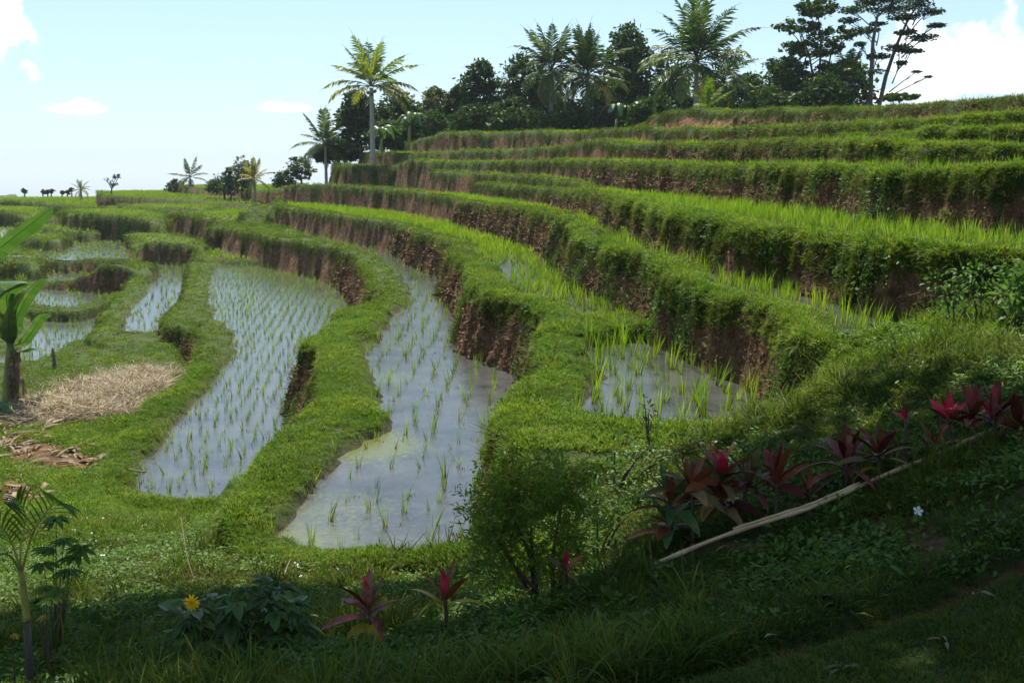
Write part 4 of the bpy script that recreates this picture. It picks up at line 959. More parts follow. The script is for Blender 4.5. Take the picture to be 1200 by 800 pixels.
# undergrowth of the wood
for q, (px, yb, yt_, w_, D, lab) in enumerate([(500, 166, 128, 70, 92, 'dark undergrowth bush right of the tall palm trunk'), (560, 157, 118, 60, 90, 'dark undergrowth bush at the foot of the slim tree'),
        (665, 155, 118, 60, 86, 'dark undergrowth bush between the twin palms'), (765, 142, 108, 60, 80, 'dark undergrowth bush left of the big coconut palm'), (900, 132, 100, 60, 76, 'dark undergrowth bush under the layered tree'), (720, 153, 116, 60, 84, 'dark undergrowth bush behind the banana plants'),
        (452, 184, 140, 50, 93, 'dark undergrowth bush right behind the tall palm trunk'), (600, 156, 125, 60, 88, 'dark undergrowth bush left of the twin palms')]):
    tree('bush', lab, px, yb, yt_, D, w_, BUSHY, L_DARK if q % 2 else L_MID, 2600, .36, seed=90 + q, category='bush', group='undergrowth along the edge of the wood')

# ---- banana plants
def banana_leaf(pts, w, mat, seed=0, tears=5, name='leaf', fold=.25, parent=None, origin=Vector((0, 0, 0)), twist=0.0):
    """pts: midrib points (world); w: full width; the blade is torn into strips here and there"""
    r = random.Random(seed); P = [Vector(p) - origin for p in pts]; n = 18; C = []
    for i in range(n + 1):
        f = i / n * (len(P) - 1); k = min(len(P) - 2, int(f)); u = f - k
        p0, p1, p2, p3 = P[max(0, k - 1)], P[k], P[k + 1], P[min(len(P) - 1, k + 2)]
        C.append(.5 * ((2 * p1) + (p2 - p0) * u + (2 * p0 - 5 * p1 + 4 * p2 - p3) * u * u + (3 * p1 - p0 - 3 * p2 + p3) * u ** 3))
    m = MB(); m.tube(C, [w * .045 * (1 - .75 * i / n) for i in range(n + 1)], 5)
    torn = set(r.sample(range(3, n - 1), min(tears, n - 5)))
    for sgn in (-1, 1):
        off = 0.0
        for i in range(n):
            f0, f1 = i / n, (i + 1) / n
            def wd(f): return w * .5 * max(0.02, min(1, f * 7)) * (1 - max(0, (f - .72) / .28) ** 2.0) ** .5 if f < 1 else 0.01
            if i in torn: off = r.uniform(-.12, .12) * w
            def edge(f, c):
                t = (C[min(n, i + 1)] - C[i]).normalized(); s_ = t.cross(Vector((0, 0, 1)));
                s_ = (s_.normalized() if s_.length > 1e-3 else Vector((1, 0, 0))); u_ = s_.cross(t).normalized()
                s2 = s_ * math.cos(twist) + u_ * math.sin(twist); u2 = u_ * math.cos(twist) - s_ * math.sin(twist)
                return c + (s2 * sgn - u2 * fold + t * .25) * wd(f) + u2 * off * .5
            gap = .25 / n if (i + 1) in torn else 0
            a, b = C[i], C[i + 1]; ea = edge(f0, a); eb = edge(f1 - gap, b)
            mid0 = a.lerp(ea, .5) + Vector((0, 0, .04 * w)); mid1 = b.lerp(eb, .5) + Vector((0, 0, .04 * w))
            m.add([a, b, mid1, mid0, eb, ea], [(0, 1, 2, 3), (3, 2, 4, 5)])
    return m.obj(name, mat, parent)
STEM = solid_mat('banana_stem', (0.16, 0.17, 0.05), (0.33, 0.28, 0.12), 5, .6, .3, (1, 1, .3))
DRY = leaf_mat('dry_leaf', (0.10, 0.07, 0.045), (0.24, 0.18, 0.12), (0.40, 0.33, 0.24), trans=.2, spread=4, objrand=False, gloss=.1)
def near_banana():
    D = 20.5; b = Vector(hit(14, 474)); D = b.y; o = b
    root = empty('banana_plant', b, label='banana plant with two brown sheathed stems at the left edge of the picture', category='banana plant')
    for (xb, yb, xt, yt_, r0) in ((8, 474, 12, 402, .11), (17, 474, 20, 412, .085)):
        m = MB(); a, c = W(xb, yb + 4, D) - o, W(xt, yt_, D) - o; pts = [a.lerp(c, i / 8) for i in range(9)]
        m.tube(pts, [r0 * (1.15 - .05 * i) for i in range(9)], 10); m.obj('stem', STEM, root)
        for k in range(7):
            a_ = random.random() * 6.28; s0 = a.lerp(c, random.uniform(.15, .95)); dv = Vector((math.cos(a_), math.sin(a_) * .6, 0)) * r0
            banana_leaf([o + s0 + dv * .9, o + s0 + dv * 1.9 - Vector((0, 0, .12)), o + s0 + dv * 1.6 - Vector((0, 0, .6 + .4 * random.random()))], .16, DRY, k, 2, 'dry_sheath', parent=root, origin=o)
    base = W(14, 405, D)
    Lf = [([base, W(6, 360, D), W(-20, 320, D), W(-10, 300, D - .4), W(20, 275, D - .8), W(62, 243, D - 1.2)], .42, 7, .5), ([base, W(18, 385, D), W(22, 366, D - .3), W(36, 342, D - .6), W(50, 326, D - .9)], .27, 3, .3),
          ([base, W(2, 380, D), W(-12, 345, D), W(-30, 300, D + .4), W(-60, 280, D + .8)], .5, 4, 0), ([base, W(12, 380, D), W(8, 345, D - .4), W(26, 331, D - .9), W(-20, 332, D)], .3, 3, .2),
          ([base, W(26, 402, D), W(36, 390, D - .3), W(48, 372, D - .5), W(58, 368, D - .7)], .22, 1, .5), ([base, W(22, 412, D), W(38, 408, D - .3), W(58, 411, D - .6)], .2, 1, .2),
          ([base, W(5, 395, D - .4), W(-8, 370, D - 1), W(-16, 400, D - 1.4)], .5, 2, .8), ([W(12, 420, D), W(16, 380, D), W(13, 352, D - .2), W(16, 335, D - .3)], .12, 0, 0),
          ([base, W(10, 370, D - .5), W(22, 345, D - .8), W(40, 338, D - 1.1)], .3, 2, -.3), ([W(4, 490, D - 2), W(-6, 478, D - 2.2), W(4, 470, D - 2.4), W(12, 484, D - 2.5)], .3, 1, .1)]
    for i, (p, w, t, tw) in enumerate(Lf): banana_leaf(p, w, L_BAN, 40 + i, t, parent=root, origin=o, twist=tw)
near_banana()
def far_banana(px, yb, D, h, label, seed):
    r = random.Random(seed); b = W(px, yb, D); g = ground_z(b.x, D); o = Vector((b.x, D, g)); root = empty('banana_plant', o, label=label, category='banana plant')
    m = MB(); m.tube([Vector((0, 0, -.2)), Vector((0, 0, h * .3)), Vector((.05, 0, h * .55))], [.16, .13, .09], 8); m.obj('stem', STEM, root)
    for i in range(8):
        a = i * 2.4 + r.random(); d = Vector((math.cos(a), math.sin(a), 0)); t = Vector((.05, 0, h * .52)) + o; q = r.uniform(.7, 1.1) * h * .45
        banana_leaf([t, t + d * q * .3 + Vector((0, 0, q * .8)), t + d * q * .8 + Vector((0, 0, q * .9)), t + d * q * 1.35 + Vector((0, 0, q * r.uniform(-.1, .7)))], .38, L_BAN, seed * 10 + i, 5, parent=root, origin=o)
far_banana(480, 182, 90, 2.6, 'small banana plant on the edge of the second terrace, right of the pale trunk', 1)
far_banana(447, 184, 88, 2.4, 'small banana plant next to the pale palm trunk on the ridge', 2)
far_banana(722, 152, 82, 2.6, 'banana plant with pale drooping leaves in front of the dark trees', 3)
far_banana(742, 151, 83, 2.9, 'taller banana plant among the pale leaved group before the wood', 4)
far_banana(886, 131, 72, 1.2, 'low yellowish banana plant on the ridge right of the coconut palm', 7)

# ---- unseen tree added left of camera, crown shaped to shade the near slope
def shade_tree():
    SHADE = []
    for (x, y, z) in SHADED:
        t_ = (5.3 - z) / SUN_DIR.z; SHADE.append((x + SUN_DIR.x * t_, y + SUN_DIR.y * t_, 5.3 + .3 * math.sin(x * 3 + y), 1.25, .55))
    r = np.random.default_rng(9); rnd = random.Random(3); bx, by = -8.6, 5.2; g = ground_z(bx, by)
    root = empty('added_shade_tree', (bx, by, g), label='unseen spreading tree added so that its crown shades the near slope', category='tree')
    m = MB(); m.tube([Vector((0, 0, -.3)), Vector((.2, .1, 2.6)), Vector((.9, .5, 5.6))], [.5, .38, .3], 12)
    hub = Vector((.9, .5, 5.6)); lob = []
    for (x, y, z, rx, rz) in SHADE: lob.append((x - bx, y - by, z - g, rx, rx, rz))
    for q in lob:
        limb(m, hub, q[:3], .17, .05, .3, rnd)
        for j in range(6):
            d = Vector((rnd.gauss(0, 1), rnd.gauss(0, 1), rnd.gauss(0, .5))).normalized()
            limb(m, q[:3], Vector(q[:3]) + Vector((d.x * q[3], d.y * q[4], d.z * q[5])) * .9, .05, .015, .15, rnd, 3, 5)
    m.obj('trunk', BARK, root)
    P = crown_points(lob, 11500, r, shell=.2, clump=.3, per=16); V, F = leaves_np(P, .26 * (.6 + .8 * r.random(len(P))), r, .5, .1, .6)
    link('crown', mesh_np('crown', V, F, L_MID), root)
SHADED = [(-2.4,5.6,-2.6),(-2.2,7.3,-3.0),(-1.0,5,-2.3),(-.8,7,-2.8),(.4,5,-2.1),(1.5,5.6,-2),(1.9,6.6,-2),(2.8,4.8,-1.8),(2.6,5.6,-1.7),(1.5,4.1,-1.8),(2.8,3.8,-1.7),(-.2,4,-2),(.6,3.2,-1.9),(-1.4,6.2,-2.6),(4.2,4.4,-1.5)]
shade_tree()

# ------------------------------------------------------------------ near garden plants
def curve3(P, n):
    P = [Vector(p) for p in P]; C = []
    for i in range(n + 1):
        f = i / n * (len(P) - 1); k = min(len(P) - 2, int(f)); u = f - k
        p0, p1, p2, p3 = P[max(0, k - 1)], P[k], P[k + 1], P[min(len(P) - 1, k + 2)]
        C.append(.5 * ((2 * p1) + (p2 - p0) * u + (2 * p0 - 5 * p1 + 4 * p2 - p3) * u * u + (3 * p1 - p0 - 3 * p2 + p3) * u ** 3))
    return C
def blade_leaf(m, base, d0, L, w, arch, fold=.25, n=6, shape=.5, roll=0.0, wave=0.0):
    """arched lance shaped leaf with a folded midrib"""
    d = Vector(d0).normalized(); p = Vector(base); g = Vector((0, 0, -1)); pts = []; dirs_ = []
    for i in range(n + 1):
        pts.append(p.copy()); dirs_.append(d.copy()); p = p + d * (L / n); d = (d + g * arch / n).normalized()
    vs = []; tips = []
    for i in range(n + 1):
        f = i / n; t = dirs_[i]; s = t.cross(Vector((0, 0, 1)));
        s = s.normalized() if s.length > .05 else Vector((1, 0, 0)); u = s.cross(t)
        s2 = s * math.cos(roll) + u * math.sin(roll); u2 = u * math.cos(roll) - s * math.sin(roll)
        ww = w * .5 * (max(0.0, math.sin(math.pi * min(1, (f * .93 + .07)) ** (.8 + shape * .4))) ** .8 if i < n else 0)
        wv = wave * math.sin(f * 11) * w
        vs += [pts[i] + s2 * ww + u2 * (fold * ww + wv), pts[i], pts[i] - s2 * ww + u2 * (fold * ww - wv)]; tips += [1 - f * .6, .0, 1 - f * .6]
    fs = []
    for i in range(n): a = i * 3; fs += [(a, a + 1, a + 4, a + 3), (a + 1, a + 2, a + 5, a + 4)]
    m.add(vs, fs, tips)
def cmat(name, a, b, c, trans=.2): return leaf_mat(name, a, b, c, trans=trans * .8, spread=14, objrand=True, gloss=.14, rough=.5, tint=1.1)
C_MAROON = cmat('maroon_leaf', (0.035, 0.007, 0.006), (0.11, 0.022, 0.017), (0.20, 0.06, 0.04))
C_RED = cmat('red_leaf', (0.26, 0.008, 0.025), (0.50, 0.02, 0.06), (0.6, 0.08, 0.12), .35)
C_PINK = cmat('pink_leaf', (0.14, 0.03, 0.035), (0.24, 0.07, 0.065), (0.34, 0.15, 0.12), .3)
C_BRONZE = cmat('bronze_leaf', (0.06, 0.045, 0.015), (0.13, 0.10, 0.03), (0.24, 0.13, 0.06))
C_GREEN = cmat('green_leaf', (0.025, 0.06, 0.018), (0.06, 0.12, 0.03), (0.12, 0.14, 0.05))
C_BROWN = cmat('brown_red_leaf', (0.10, 0.025, 0.012), (0.22, 0.06, 0.02), (0.32, 0.14, 0.05))
C_YELLOW = cmat('yellow_leaf', (0.28, 0.20, 0.02), (0.45, 0.32, 0.04), (0.45, 0.16, 0.04), .35)
C_STEM = solid_mat('cane_stem', (0.05, 0.03, 0.02), (0.12, 0.08, 0.05), 30, .8, .3)
def cordyline(label, px, py, bx, by, D, L, mix, seed, n=14, up_=.9, w=.27, group='red leaved plants along the bamboo rail', spread=1.0, droop=(), arch=.9, tiers=1):
    """px,py: centre of the rosette; bx,by: foot of the cane; droop: (material, count) old hanging leaves"""
    D = hit(bx, by)[1] + .10; L *= 1.0; n += 1; up_ *= 1.08; w *= .9
    r = random.Random(seed); c = W(px, py, D); b = W(bx, by, D); g = ground_z(b.x, b.y); foot = Vector((b.x, b.y, min(g, c.z - .08)))
    root = empty('cordyline', foot, label=label, category='garden plant')
    if group: root['group'] = group
    top = c - foot; m = MB(); k = Vector((top.x * .3, 0, top.z * .5)); m.tube(curve3([(0, 0, -.05), k, top], 6), [.013, .012, .012, .011, .010, .009, .006], 7); m.obj('stem', C_STEM, root)
    for t in range(tiers):
        tc = top - Vector((0, 0, t * L * .55)); s0 = r.random() * 6.28
        for i in range(n):
            f = i / n; el = (1.45 - 1.35 * f * spread) * up_ + r.gauss(0, .12) - t * .35; az = s0 + i * 2.399 + r.gauss(0, .2)
            d = Vector((math.cos(az) * math.cos(el), math.sin(az) * math.cos(el), math.sin(el))); mt = mix(i, f, r) if t == 0 else mix(n - 1, .99, r)
            l_ = L * (.62 + .5 * f ** .5) * r.uniform(.85, 1.12) * (1 if i else .8)
            q = MB(); blade_leaf(q, tc - Vector((0, 0, .05 * L + f * .28 * L)) + d * .008, d, l_, l_ * w * r.uniform(.85, 1.2), arch * (.3 + f) * r.uniform(.6, 1.3), .3, 7, .4, r.gauss(0, .3), .02)
            q.obj('leaf', mt, root)
    for (mt, cnt) in droop:
        for i in range(cnt):
            az = r.random() * 6.28; d = Vector((math.cos(az), math.sin(az) - .5, -.25 + r.gauss(0, .2))); q = MB()
            blade_leaf(q, top - Vector((0, 0, L * r.uniform(.45, .8))), d, L * r.uniform(.7, .95), L * w * 1.3, 2.2, .2, 7, .6, r.gauss(0, .6), .04); o = q.obj('leaf', mt, root)
            o['label'] = 'old leaf hanging down from the stem'
    return root
def mx(*opts):
    """opts: (upper bound of f, [materials])"""
    def f_(i, f, r):
        for b, ms in opts:
            if f < b: return r.choice(ms)
        return r.choice(opts[-1][1])
    return f_
def Dg(px, py): return hit(px, py)[1]
cordyline('greyish green plant with one rusty upright leaf, at the lower left end of the rail', 786, 583, 787, 652, 5.75, .24, mx((.1, [C_BROWN]), (1, [C_GREEN, C_GREEN, C_GREEN, C_BROWN])), 1, 15, tiers=2)
cordyline('bronze green plant, second from the lower left end of the rail', 810, 566, 812, 645, 5.85, .24, mx((1, [C_BRONZE, C_BROWN, C_BRONZE])), 2, 13)
cordyline('plant with a bright pink red heart leaf above dark foliage', 846, 553, 845, 632, 5.8, .25, mx((.25, [C_RED]), (.45, [C_PINK, C_BRONZE]), (1, [C_MAROON, C_BRONZE, C_BROWN])), 3, 17, tiers=2, droop=((C_YELLOW, 2), (C_BROWN, 1)))
cordyline('bronze plant leaning right just beside the pink hearted one', 878, 560, 868, 628, 5.9, .25, mx((.5, [C_BRONZE]), (1, [C_MAROON, C_BRONZE])), 4, 12)
cordyline('dark maroon plant with two tall upright leaves at mid rail left', 911, 556, 909, 622, 5.9, .26, mx((.3, [C_BROWN, C_MAROON]), (1, [C_MAROON, C_MAROON, C_BROWN])), 5, 12, up_=1.0)
cordyline('slim plant with narrow dark red leaves where the stake hangs', 948, 578, 950, 605, 5.95, .20, mx((1, [C_MAROON, C_BROWN])), 6, 10, up_=1.05, w=.16)
cordyline('largest dark maroon rosette standing above the middle of the rail', 993, 535, 991, 590, 6.0, .27, mx((.15, [C_PINK, C_MAROON]), (1, [C_MAROON, C_MAROON, C_MAROON, C_PINK])), 7, 19, w=.24)
cordyline('maroon plant with bronze outer leaves, right behind the largest rosette', 1030, 527, 1030, 580, 6.1, .24, mx((.4, [C_MAROON]), (1, [C_BRONZE, C_MAROON])), 8, 14, droop=((C_MAROON, 3), (C_YELLOW, 1)))
cordyline('thin single stemmed plant with a small red tuft rising above the rail', 1062, 488, 1060, 560, 6.3, .12, mx((1, [C_MAROON, C_RED])), 9, 7)
cordyline('low plant with few narrow maroon leaves, left of the small red topped one', 1094, 520, 1092, 560, 6.15, .19, mx((1, [C_MAROON, C_BROWN])), 10, 9, w=.17, droop=((C_BROWN, 1),))
cordyline('small plant topped by a bright red tuft near the upper right of the rail', 1113, 488, 1111, 548, 6.2, .17, mx((.4, [C_RED]), (1, [C_MAROON])), 11, 12)
cordyline('plant with tall pinkish orange upright leaves at the right of the rail', 1140, 482, 1140, 535, 6.2, .23, mx((.35, [C_PINK]), (1, [C_MAROON, C_BROWN])), 12, 12, up_=1.1)
cordyline('dark red plant with crimson top at the far right end of the rail', 1164, 482, 1166, 525, 6.15, .25, mx((.25, [C_RED, C_PINK]), (1, [C_MAROON, C_RED, C_MAROON, C_MAROON])), 13, 16)
cordyline('dark leaved plant cut by the right edge of the picture', 1194, 492, 1196, 525, 6.1, .23, mx((1, [C_MAROON])), 14, 12)
cordyline('pinkish plant with yellow lower leaves, left of the two standing alone in the grass', 431, 708, 437, 768, Dg(437, 768), .22, mx((.12, [C_RED]), (.5, [C_PINK, C_MAROON]), (1, [C_MAROON, C_PINK])), 15, 12, group=None, droop=((C_YELLOW, 4),))
cordyline('orange brown plant with a red heart, right of the two standing alone in the grass', 521, 697, 524, 748, Dg(524, 748), .22, mx((.15, [C_RED]), (.6, [C_BROWN, C_PINK]), (1, [C_BROWN, C_YELLOW])), 16, 8, group=None, w=.26)
cordyline('small plant with a red leaf and yellow green leaves under the feathery bush', 663, 665, 662, 708, 6.3, .14, mx((.3, [C_RED]), (1, [C_BRONZE, C_BROWN])), 17, 7, group=None, w=.3)

# bamboo rail
BAMBOO = solid_mat('bamboo', (0.34, 0.21, 0.10), (0.58, 0.42, 0.23), 18, .6, .3, (.25, 1, 1))
def pole(m, P, r, n=8):
    C = curve3(P, 24); m.tube(C, [r * (1.28 if i % 4 == 2 else 1) for i in range(25)], n)
def rail():
    A = [(768, 661, 5.55), (843, 630, 5.6), (955, 594, 5.75), (1047, 553, 5.9), (1110, 529, 6.0), (1165, 507, 6.0), (1215, 478, 6.05)]
    xs = np.linspace(768, 1215, 16); ys = np.interp(xs, [a[0] for a in A], [a[1] for a in A]) - 1
    dd = np.array([hit(x_, y_ + 7)[1] for x_, y_ in zip(xs, ys)]); dd = np.convolve(np.r_[dd[0], dd, dd[-1]], [.25, .5, .25], 'valid') - .17
    Q = [W(x_, y_, d_) for x_, y_, d_ in zip(xs, ys, dd)]; P = [Q[0], Q[3], Q[6], Q[9], Q[11], Q[13], Q[15]]; o = P[2].copy(); Q = [q - o for q in Q]; root = empty('bamboo_rail', o, label='low split bamboo rail edging the row of red leaved plants', category='rail')
    P = [p - o for p in P]; m = MB(); pole(m, Q[:14], .012); m.obj('pole', BAMBOO, root)
    m = MB(); pole(m, [p + Vector((.01, .012, .02)) for p in Q[3:9]], .008); m.obj('pole', BAMBOO, root)
    m = MB(); pole(m, [Q[12] + Vector((0, 0, .01)), Q[13] + Vector((0, 0, .015)), Q[14], Q[15]], .013); m.obj('pole', BAMBOO, root)
    for (x, y, y2, D) in ((949, 598, 634, hit(949, 602)[1] - .13), (812, 644, 664, hit(812, 648)[1] - .13), (1052, 552, 580, hit(1052, 556)[1] - .13), (1165, 508, 534, hit(1165, 512)[1] - .13)):
        m = MB(); a, b = W(x, y, D) - o, W(x + 1, y2, D) - o; m.tube([a + Vector((0, 0, .03)), a, b], [.013, .014, .011], 7); m.obj('stake', solid_mat('stake_wood', (.10, .05, .025), (.2, .1, .05), 20, .9, .4), root)
rail()

# feathery bush
def feathery_bush():
    r = random.Random(4); D = 7.6; b = Vector(hit(640, 702)); D = b.y; c = W(622, 600, D); g = b.z; root = empty('feathery_bush', b, label='feathery light green bush with fine narrow leaves at the foot of the middle pond', category='bush')
    s = D / 1267.0; M = leaf_mat('feather_leaf', (0.06, 0.105, 0.010), (0.13, 0.19, 0.022), (0.24, 0.28, 0.04), trans=.5, spread=5, objrand=False, gloss=.15)
    lobes = [(622, 568, 42, 28, 30), (588, 580, 36, 22, 28), (660, 585, 38, 32, 30), (615, 610, 58, 34, 38), (665, 630, 38, 42, 30), (590, 635, 44, 34, 32), (565, 598, 20, 15, 18), (630, 660, 55, 34, 34), (648, 552, 26, 16, 22), (575, 650, 28, 30, 25), (556, 604, 14, 8, 10), (680, 562, 20, 9, 12), (600, 556, 16, 10, 12), (692, 610, 14, 14, 12), (640, 540, 14, 8, 10)]
    for k in range(7):
        m = MB(); l = lobes[k]; e = W(l[0], l[1], D) - b; a = Vector((r.uniform(-.08, .08), r.uniform(-.08, .08), -.05)); m.tube(curve3([a, a.lerp(e, .5) + Vector((r.gauss(0, .04), r.gauss(0, .04), 0)), e], 6), [.014, .013, .012, .010, .008, .006, .004], 6); m.obj('stem', C_STEM, root)
    m = MB(); tot = sum(l[2] * l[3] for l in lobes)
    for l in lobes:
        cc = W(l[0], l[1], D - .12 + .24 * r.random()) - b
        for j in range(int(800 * l[2] * l[3] / tot)):
            d = Vector((r.gauss(0, 1), r.gauss(0, 1), r.gauss(0, 1))).normalized(); q = r.random() ** .45 * (.7 + .5 * math.sin(d.x * 7 + l[0]) * math.sin(d.z * 6 + l[1]))
            p = cc + Vector((d.x * l[2] * s * q, d.y * l[4] * s * q, d.z * l[3] * s * q)); ax = (d * .8 + Vector((r.gauss(0, .4), r.gauss(0, .4), .35 + r.gauss(0, .3)))).normalized()
            SL = r.uniform(.09, .20)
            for k in range(11):
                f = k / 10; t = p + ax * SL * f + Vector((0, 0, -.03 * f * f)); sd = ax.cross(Vector((r.gauss(0, 1), r.gauss(0, 1), r.gauss(0, 1)))).normalized()
                e = (sd * .9 + ax * .6 + Vector((0, 0, -.15))).normalized() * r.uniform(.035, .065); wv = e.cross(ax).normalized() * .0048
                m.add([t - wv * .3, t + e * .5 + wv, t + e, t + e * .5 - wv], [(0, 1, 2, 3)])
    o = m.obj('foliage', M, root, smooth=False)
feathery_bush()

# lobed leaf bush with the yellow flower
LOBED = leaf_mat('lobed_leaf', (0.03, 0.065, 0.012), (0.07, 0.13, 0.024), (0.13, 0.19, 0.04), trans=.3, spread=6, objrand=True, gloss=.3, rough=.42)
def lobed_leaf(m, base, d0, L, r, lobes=5, nrm_=None, narrow=.3):
    d = Vector(d0).normalized(); s = d.cross(Vector((0, 0, 1))); s = s.normalized() if s.length > .1 else Vector((1, 0, 0)); u = s.cross(d); hub = Vector(base)
    spec = {5: [(-1.15, .5), (-.6, .75), (0, 1), (.6, .75), (1.15, .5)], 3: [(-.75, .7), (0, 1), (.75, .7)], 7: [(-1.7, .55), (-1.1, .8), (-.55, .95), (0, 1), (.55, .95), (1.1, .8), (1.7, .55)]}[lobes]
    st = hub
    for (a, k) in spec:
        a += r.gauss(0, .06); e = (d * math.cos(a) + s * math.sin(a) - u * .12).normalized(); w = e.cross(u).normalized(); l = L * k
        m.add([st, st + e * l * .35 + w * l * narrow * .5 + u * .01, st + e * l * .7 + w * l * narrow * .42, st + e * l - u * .12 * l, st + e * l * .7 - w * l * narrow * .42, st + e * l * .35 - w * l * narrow * .5 + u * .01, st + e * l * .5 - u * .03 * l],
              [(0, 1, 6), (1, 2, 6), (2, 3, 6), (3, 4, 6), (4, 5, 6), (5, 0, 6)])
def flower_bush():
    r = random.Random(8); b = Vector(hit(285, 775)); D = b.y; root = empty('flowering_bush', b, label='dark green bush with lobed leaves and one yellow double flower', category='bush')
    s = D / 1267.0; heads = [(x_, y_ - 6) for x_, y_ in [(225, 712), (250, 705), (275, 700), (300, 695), (320, 690), (340, 712), (262, 735), (300, 725), (330, 745), (345, 755), (240, 745), (232, 770), (275, 765), (310, 785), (350, 785), (250, 795), (290, 748), (215, 730), (345, 735), (230, 790), (320, 770)]]
    for k, (x, y) in enumerate(heads):
        e = W(x, y, D + r.uniform(-.14, .14)) - b; m = MB(); m.tube(curve3([Vector((r.uniform(-.06, .06), r.uniform(-.05, .05), -.03)), e * .5 + Vector((0, 0, .04)), e], 5), [.007, .006, .005, .004, .003, .002], 5); m.obj('stem', C_STEM if k % 2 else LOBED, root)
        for j in range(9):
            a = j * 2.4 + r.random(); d = Vector((math.cos(a), math.sin(a) - .15, r.uniform(-.45, .5))); p0 = e - Vector((0, 0, .03 * j * .6)); p1 = p0 + d.normalized() * r.uniform(.02, .05)
            q = MB(); q.tube([p0, p1], [.002, .0015], 4, False); lobed_leaf(q, p1, d + Vector((0, 0, -.15)), r.uniform(.11, .17), r, r.choice((3, 5, 5)), narrow=.42); q.obj('leaf', LOBED, root, smooth=False)
    fm = leaf_mat('yellow_petal', (0.88, 0.58, 0.01), (0.92, 0.68, 0.02), trans=.35, objrand=False, spread=30, gloss=.1)
    fc = W(224.5, 706, D - .18) - b; m = MB()
    m2 = MB(); m2.tube(curve3([W(240, 735, D) - b, W(228, 722, D - .1) - b, fc], 5), [.004] * 6, 5); m2.obj('flower_stalk', LOBED, root)
    fl = empty('flower', fc); fl.parent = root
    for ring, (n, L, el) in enumerate(((16, .043, -.2), (15, .040, .25), (13, .033, .65), (10, .024, 1.05))):
        for i in range(n):
            a = i / n * 6.283 + ring * .2; vx = Vector((math.cos(a), 0, math.sin(a))); d = vx * math.cos(el) + Vector((0, -1, 0)) * math.sin(el) + Vector((r.gauss(0, .12), r.gauss(0, .12), r.gauss(0, .12)))
            blade_leaf(m, vx * .004, d, L, .015, .15, .2, 4, .2)
    o = m.obj('petals', fm, fl)
flower_bush()

# young palm at the lower left
def young_palm():
    r = random.Random(2); D = 4.9; b0 = W(34, 812, D); g = ground_z(b0.x, D); o = Vector((b0.x, D, g)); root = empty('young_palm', o, label='young palm with a thin yellow ringed stem in the lower left corner', category='palm tree')
    YS = solid_mat('young_stem', (0.20, 0.16, 0.03), (0.38, 0.30, 0.06), 12, .5, .15); FS = leaf_mat('young_frond', (0.05, 0.10, 0.012), (0.11, 0.18, 0.02), (0.2, 0.24, 0.04), trans=.45, spread=5, objrand=False)
    m = MB(); m.tube([Vector((0, 0, -.1)), W(34, 770, D) - o, W(31, 726, D) - o], [.020, .018, .017], 10); m.obj('stem', BARK, root)
    m = MB(); m.tube([W(31, 727, D) - o, W(31, 722, D) - o, W(27, 685, D) - o, W(24, 668, D) - o], [.021, .017, .015, .012], 10); m.obj('crownshaft', YS, root)
    def frond(P, L, seed, n=13, up_=.3):
        rr_ = random.Random(seed); C = curve3([Vector(p) - o for p in P], 16); m = MB(); m.tube(C, [.007 * (1 - i / 20) for i in range(17)], 5); q = m.obj('frond', YS, root)
        m = MB()
        for k in range(n):
            f = .38 + .62 * k / (n - 1); i = min(15, int(f * 16)); p = C[i].lerp(C[i + 1], f * 16 - i); t = (C[i + 1] - C[i]).normalized()
            for sg in (-1, 1):
                sd = t.cross(Vector((0, 1, 0)) * .6 + Vector((0, 0, 1)) * up_).normalized() * sg; blade_leaf(m, p, sd * .8 + t * .75 + Vector((0, 0, .15)), L * math.sin(math.pi * (.25 + .6 * k / n)) * rr_.uniform(.85, 1.1), .017, .7, .2, 5, .2)
        m.obj('leaflets', FS, q)
    frond([W(25, 672, D), W(33, 640, D), W(42, 618, D - .05), W(62, 590, D - .1), W(74, 592, D - .2)], .15, 1, 14)
    frond([W(24, 670, D), W(15, 640, D), W(2, 618, D - .05), W(-18, 610, D - .1)], .20, 2, 12)
    frond([W(24, 670, D), W(24, 640, D + .05), W(30, 605, D + .1), W(20, 585, D + .1)], .15, 3, 10)
    frond([W(24, 670, D), W(10, 650, D - .1), W(-10, 655, D - .2), W(-30, 680, D - .25)], .18, 4, 10)
    m = MB(); blade_leaf(m, W(-2, 600, D) - o, (.3, 0, 1), .16, .035, .2); m.obj('young_leaf', leaf_mat('yellow_shoot', (.35, .30, .03), (.5, .42, .05), trans=.4, objrand=False), root)
young_palm()
def palmate_plant(label, heads, base, D, seed, mat, L=.11, lob=7, nl=1):
    r = random.Random(seed); b0 = W(base[0], base[1], D); g = ground_z(b0.x, D); o = Vector((b0.x, D, g)); root = empty('palmate_plant', o, label=label, category='garden plant')
    for (x, y) in heads:
        e = W(x, y, D + r.uniform(-.1, .1)) - o; m = MB(); m.tube(curve3([(0, 0, -.03), e * .55 + Vector((0, 0, .05)), e], 6), [.006, .005, .004, .003, .0025, .002, .002], 5); m.obj('stalk', C_STEM, root)
        for j in range(nl):
            m = MB(); a = r.random() * 6.28; lobed_leaf(m, e, (math.cos(a) * .8, -.5 + math.sin(a) * .4, r.uniform(-.2, .25)), L * r.uniform(.8, 1.2), r, lob, narrow=.26); m.obj('leaf', mat, root, smooth=False)
PALMATE = leaf_mat('palmate_leaf', (0.06, 0.12, 0.02), (0.12, 0.20, 0.035), trans=.4, spread=6, gloss=.15)
palmate_plant('soft green plant with hand shaped leaves behind the young palm', [(66, 606), (75, 632), (62, 644), (88, 652), (50, 660), (82, 668), (95, 640)], (64, 735), 5.8, 1, PALMATE, .12, 7, 2)
